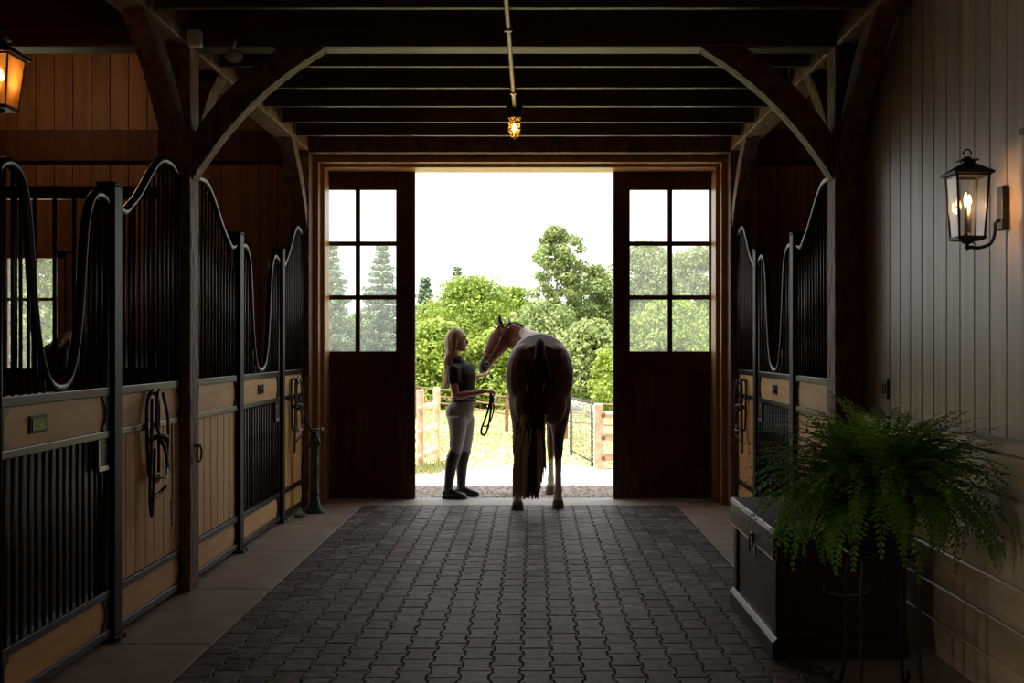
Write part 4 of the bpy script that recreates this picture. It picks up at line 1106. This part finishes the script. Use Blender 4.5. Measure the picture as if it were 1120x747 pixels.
# head, face to the picture's right and slightly to the camera
ha = math.radians(-6); hf = Vector((math.cos(ha), math.sin(ha), 0)); hl = Vector((-math.sin(ha), math.cos(ha), 0))
hc = hed+Vector((.0, 0, .01))
def H(a, b_, c_): return hc+hf*a+hl*b_+Zv*c_
for (a, c_, r) in ((-.005, .03, (.092, .074, .09)), (.02, -.02, (.07, .062, .08)), (.035, -.065, (.045, .042, .042))):
    ball(skin, H(a, 0, c_), r, 20)
tube(skin, [H(.080, 0, .022), H(.098, 0, -.004), H(.106, 0, -.018), H(.088, 0, -.026)], [.010, .012, .013, .008], 8, ref=tuple(hl))
ball(skin, H(.082, 0, -.047), (.012, .02, .007), 8); ball(skin, H(.080, 0, -.058), (.011, .018, .007), 8); ball(skin, H(.070, 0, -.088), (.02, .022, .016), 8)
ball(skin, H(.075, 0, .045), (.02, .045, .012), 8)
for s in (-1, 1): ball(skin, H(-.005, s*.076, -.005), (.018, .010, .03), 8)
# arms : near (her right) arm bent at the elbow, hand out with the rein
sh = chs+Vector((-.008, 0, .035))-l*.155; el = w_(499, 434, -.17); wr = w_(530, 428, -.15); hd_ = w_(536, 427, -.14)
limb(skin, bez([sh, sh.lerp(el, .5)+Vector((-.01, 0, 0)), el], 4), [(.048, .05), (.048, .05), (.047, .048), (.044, .046), (.042, .044), (.040, .042), (.038, .040), (.036, .038), (.036, .037)], 12, ref=(0, 1, .1))
limb(skin, bez([el, el.lerp(wr, .35)+Zv*.004, wr], 4), [(.036, .038), (.040, .040), (.040, .040), (.039, .039), (.037, .037), (.034, .033), (.031, .029), (.028, .026), (.025, .023)], 12, ref=(0, 1, .1))
def hand(b, wr, dirv, pn, curl, side, thumb):
    """palm then five separate fingers; dirv forward, pn palm normal, side towards the thumb"""
    dirv = dirv.normalized(); pn = pn.normalized(); side = side.normalized()
    tube(b, [wr-dirv*.01, wr+dirv*.03, wr+dirv*.065, wr+dirv*.085], [(.022, .020), (.036, .017), (.042, .016), (.038, .013)], 12, ref=tuple(side))
    for k, (off, ln) in enumerate(((.030, .068), (.010, .076), (-.011, .070), (-.031, .056))):
        p = wr+dirv*.08+side*off; pts = [p]; a = .15
        for j in range(3):
            a += curl*(1, 1.1, .8)[j]; p = p+(dirv*math.cos(a)+pn*math.sin(a))*ln*(.42, .32, .26)[j]; pts.append(p)
        tube(b, pts, [.0095, .009, .008, .0065], 8, ref=tuple(side))
    p = wr+dirv*.025+side*.03
    tube(b, [p, p+dirv*.028+side*.02+pn*.01, p+dirv*.058+side*.016+pn*.024, p+dirv*.078+side*.006+pn*.034], [.012, .011, .0095, .007], 8, ref=tuple(pn))
hand(skin, wr, Vector((1, .02, .02)), Vector((0, .2, -1)), .75, Vector((0, 1, .1)), 1)
# far (her left) arm reaching to the muzzle
sh2 = chs+Vector((.0, 0, .035))+l*.155; el2 = w_(514, 419, .33); wr2 = w_(522, 411.5, .40)
limb(skin, bez([sh2, sh2.lerp(el2, .5)+Vector((.0, 0, -.01)), el2], 4), [.047, .047, .046, .044, .042, .040, .038, .036, .035], 12, ref=(1, 0, .1))
limb(skin, bez([el2, el2.lerp(wr2, .5), wr2], 4), [.035, .036, .036, .035, .033, .031, .028, .026, .023], 12, ref=(0, 1, .1))
hand(skin, wr2, Vector((.8, .35, .1)), Vector((.2, .1, 1)), .35, Vector((-.3, .9, 0)), 1)
# legs (inside the breeches)
def leg(side_px, kx, ax, hipd, anklex_d, b, grow=0, z0=None, z1=None):
    pass
hipR = pel-l*.075+Vector((0, 0, -.06)); hipL = pel+l*.075+Vector((0, 0, -.06))
knR = w_(498.5, 492, -.10); knL = w_(508.5, 492, .10)
anR = w_(490.5, 531, -.10); anL = w_(504.5, 530, .10); anR.z = .12; anL.z = .12
for hp, kn, an in ((hipR, knR, anR), (hipL, knL, anL)):
    limb(skin, bez([hp, hp.lerp(kn, .5)+Vector((.008, 0, 0)), kn], 4), [.082, .082, .08, .076, .071, .066, .060, .055, .050], 14)
    limb(skin, bez([kn, kn.lerp(an, .4)-Vector((.012, 0, 0)), an, an-Vector((0, 0, .06))], 3), [.048, .05, .051, .05, .046, .042, .037, .034, .032, .034], 14)
skin = fused(skin, .0065, 3)
bdy = obj('body', skin, 'skin', t, recalc=False)
# eyes / lips
bm = new()
for s in (-1, 1): ball(bm, H(.078, s*.03, .022), (.008, .011, .007), 8)
obj('eye', bm, 'eye', t)
bm = new(); ball(bm, H(.090, 0, -.052), (.007, .018, .006), 8); obj('lips', bm, 'lip', t)
# shirt
b = new()
limb(b, [w_(506.5, 439), wst, wst.lerp(chs, .5)+Vector((.008, 0, 0)), chs+Vector((.012, 0, -.02)), chs+Vector((.0, 0, .05)), nek+Vector((-.005, 0, -.022)), nek+Vector((.0, 0, .015))], [(.135, .115), (.122, .104), (.136, .116), (.152, .128), (.150, .098), (.09, .072), (.06, .06)], 24)
for s in (-1, 1): ball(b, chs+f*.072+l*s*.058+Vector((0, 0, -.055)), (.05, .056, .06), 14)
limb(b, [chs-l*.10+Vector((0, 0, .055)), sh+Vector((0, 0, .012)), sh.lerp(el, .30), sh.lerp(el, .52)], [(.05, .06), (.065, .066), (.066, .066), (.060, .062)], 14, ref=(0, 1, .1))
limb(b, [chs+l*.10+Vector((0, 0, .055)), sh2+Vector((0, 0, .012)), sh2.lerp(el2, .30), sh2.lerp(el2, .50)], [(.05, .06), (.065, .066), (.064, .064), (.058, .06)], 14, ref=(1, 0, .1))
b = fused(b, .009, 12); obj('polo_shirt', b, 'shirt', t, recalc=False)
bm = new(); c0 = nek+Vector((.004, 0, .018))
tube(bm, [c0+f*.062*math.cos(a*PI/8)+l*.060*math.sin(a*PI/8)+Vector((0, 0, -.018*math.cos(a*PI/8))) for a in range(16)], (.006, .016), 6, closed=True, ref=(1, 0, 0)); obj('collar', bm, 'shirt', t)
# breeches
b = new()
limb(b, [w_(506.5, 437), w_(506, 442), pel, pel+Vector((0, 0, -.06)), pel+Vector((0, 0, -.12)), pel+Vector((0, 0, -.16))], [(.118, .108), (.126, .118), (.138, .126), (.136, .118), (.10, .085), (.05, .04)], 22)
for s in (-1, 1): ball(b, pel-f*.042+l*s*.064+Vector((0, 0, -.015)), (.088, .085, .10), 14)
for hp, kn in ((hipR, knR), (hipL, knL)):
    lo = kn+(kn-hp)*.16
    limb(b, bez([hp, hp.lerp(kn, .45)+Vector((.010, 0, 0)), kn, lo], 4), [.100, .100, .096, .090, .084, .079, .074, .069, .064, .062, .060, .058, .056], 16)
b = fused(b, .009, 10); obj('breeches', b, 'breeches', t, recalc=False)
bm = new(); c0 = w_(506.5, 437.5)
tube(bm, [c0+f*.124*math.cos(a*PI/10)+l*.134*math.sin(a*PI/10) for a in range(20)], (.005, .018), 6, closed=True, ref=None); 
bl = obj('belt', bm, 'boot', t)
bm = new(); cc = c0+f*.133; tube(bm, [cc+l*.022+Zv*.016, cc-l*.022+Zv*.016, cc-l*.022-Zv*.016, cc+l*.022-Zv*.016], .004, 6, closed=True, ref=tuple(f)); obj('buckle', bm, 'steel', bl)
# boots
for kn, an, hp in ((knR, anR, hipR), (knL, anL, hipL)):
    b = new(); top = kn+Vector((0, 0, .0)); sd = Vector((1, -.22, 0)).normalized()
    limb(b, bez([top, kn.lerp(an, .35)-Vector((.016, 0, 0)), an], 4)+[an-Vector((0, 0, .07))], [.062, .064, .065, .065, .062, .058, .053, .048, .045, .043], 16)
    h0 = Vector((an.x, an.y, 0))
    tube(b, [h0-sd*.055+Vector((0, 0, .045)), h0-sd*.02+Vector((0, 0, .055)), h0+sd*.05+Vector((0, 0, .05)), h0+sd*.11+Vector((0, 0, .038)), h0+sd*.16+Vector((0, 0, .030)), h0+sd*.185+Vector((0, 0, .026))], [(.032, .036), (.040, .050), (.043, .045), (.045, .034), (.038, .026), (.02, .016)], 14, ref=(0, 1, 0))
    b = fused(b, .007, 3); bo = obj('riding_boot', b, 'boot', t, recalc=False)
    bm = new(); out = [(-.058, -.030), (-.045, -.036), (0, -.036), (.06, -.042), (.13, -.046), (.175, -.032), (.192, 0), (.175, .032), (.13, .044), (.06, .036), (0, .034), (-.045, .034), (-.058, .028)]
    sl = Vector((-sd.y, sd.x, 0)); prism(bm, [((h0+sd*a+sl*b_).x, (h0+sd*a+sl*b_).y) for a, b_ in out], 'z', .001, .016)
    out2 = [p for p in out if p[0] < .01]; prism(bm, [((h0+sd*a+sl*b_).x, (h0+sd*a+sl*b_).y) for a, b_ in out2], 'z', .0005, .026)
    obj('sole', bm, 'boot', bo)
# hair
b = new(); random.seed(11)
ball(b, H(-.016, 0, .042), (.098, .083, .090), 18); ball(b, H(-.045, 0, .0), (.075, .078, .09), 16)
b = fused(b, .008, 3)
for k in range(230):
    az = random.uniform(.42*PI, 1.58*PI); tp = random.uniform(.2, 1)
    r0 = Vector((math.cos(az)*.086*tp, math.sin(az)*.074*tp, 0)); 
    top = H(-.015+r0.x, r0.y, .045+.088*math.sqrt(max(0, 1-tp*tp*.9)))
    a1 = H(-.022+math.cos(az)*.096, math.sin(az)*.084, .02); a2 = H(-.028+math.cos(az)*.088, math.sin(az)*.086, -.08)
    ln = random.uniform(.29, .40)
    drop = -.02 if az < PI else 0
    a3 = H(-.055+math.cos(az)*.07, math.sin(az)*.10, -.18); a4 = H(-.080+math.cos(az)*.055, math.sin(az)*.095, -.08-ln)
    pts = bez([top, a1, a2, a3, a4], 4); n = len(pts)
    rr = random.uniform(.006, .010)
    tube(b, pts, [rr*(.7+.3*min(1, i/4))*(1-.7*max(0, (i/n-.7)/.3)) for i in range(n)], 5)
obj('hair', b, 'hair', t, recalc=False)

# rein held in the hand
hx = w_(537, 429, -.14)
t = thing('lead_rein', 'dark looped rein hanging from the person\'s outstretched hand', 'rein', hx)
bm = new()
strap(bm, [hx+Vector((-.005, 0, .02)), w_(536, 440, -.14), w_(531.5, 456, -.14), w_(527, 468, -.14), w_(526.5, 474, -.15), w_(530, 475.5, -.15), w_(533.5, 468, -.14), w_(536, 455, -.14), w_(537.5, 440, -.14), hx], .012, .005, 6, ref=(0, 1, 0))
strap(bm, [w_(538, 431, -.13), w_(540, 445, -.12), w_(537.5, 458, -.13), w_(532, 466, -.14), w_(526.5, 466, -.14)], .008, .004, 6, ref=(0, 1, 0))
obj('strap', bm, 'leather', t)
bm = new(); pts = bez([hx, w_(543, 434, .0), w_(543, 443, .2), w_(541, 441, .4), w_(541, 432, .55), w_(536, 414, .75)], 10)
tube(bm, pts, .0045, 5); obj('cheek_line', bm, 'rope', t)

# ================================================================== LIGHT
W = bpy.data.worlds.new('world'); S.world = W; W.use_nodes = True
nt = W.node_tree; bg = nt.nodes['Background']; L_ = nt.links.new
tc = nt.nodes.new('ShaderNodeTexCoord'); mp = nt.nodes.new('ShaderNodeMapping'); mp.inputs['Scale'].default_value = (1.5, 1.5, 5)
nz = nt.nodes.new('ShaderNodeTexNoise'); nz.inputs['Scale'].default_value = 2; nz.inputs['Detail'].default_value = 4
cr = nt.nodes.new('ShaderNodeValToRGB'); cr.color_ramp.elements[0].color = (.90, .93, .95, 1); cr.color_ramp.elements[1].color = (.96, .965, .97, 1)
L_(tc.outputs['Generated'], mp.inputs[0]); L_(mp.outputs[0], nz.inputs['Vector']); L_(nz.outputs['Fac'], cr.inputs[0]); L_(cr.outputs[0], bg.inputs['Color'])
bg.inputs['Strength'].default_value = 1.0
sl = bpy.data.lights.new('sun', 'SUN'); sl.energy = 5.5; sl.angle = .02; sl.color = (1, .93, .83)
so = bpy.data.objects.new('sun', sl); COL.objects.link(so); so.rotation_euler = Vector((.40, .10, -1)).to_track_quat('-Z', 'Y').to_euler(); so.location = (0, 0, 20)
al = bpy.data.lights.new('fill_side_doorway', 'AREA'); al.shape = 'RECTANGLE'; al.size = 2.9; al.size_y = 2.2; al.energy = 34; al.color = (1, .97, .92)  # added area light in the side opening, brightens plank wall, chest and fern
ao = bpy.data.objects.new('fill_side_doorway', al); COL.objects.link(ao); ao.location = (-6.05, (DY0+DY1)/2, DZ/2); ao.rotation_euler = (0, -PI/2, 0)
pl = bpy.data.lights.new('doorway_portal', 'AREA'); pl.shape = 'RECTANGLE'; pl.size = OX1-OX0; pl.size_y = OZ; pl.cycles.is_portal = True
po = bpy.data.objects.new('doorway_portal', pl); COL.objects.link(po); po.location = ((OX0+OX1)/2, 11.42, OZ/2); po.rotation_euler = (-PI/2, 0, 0)
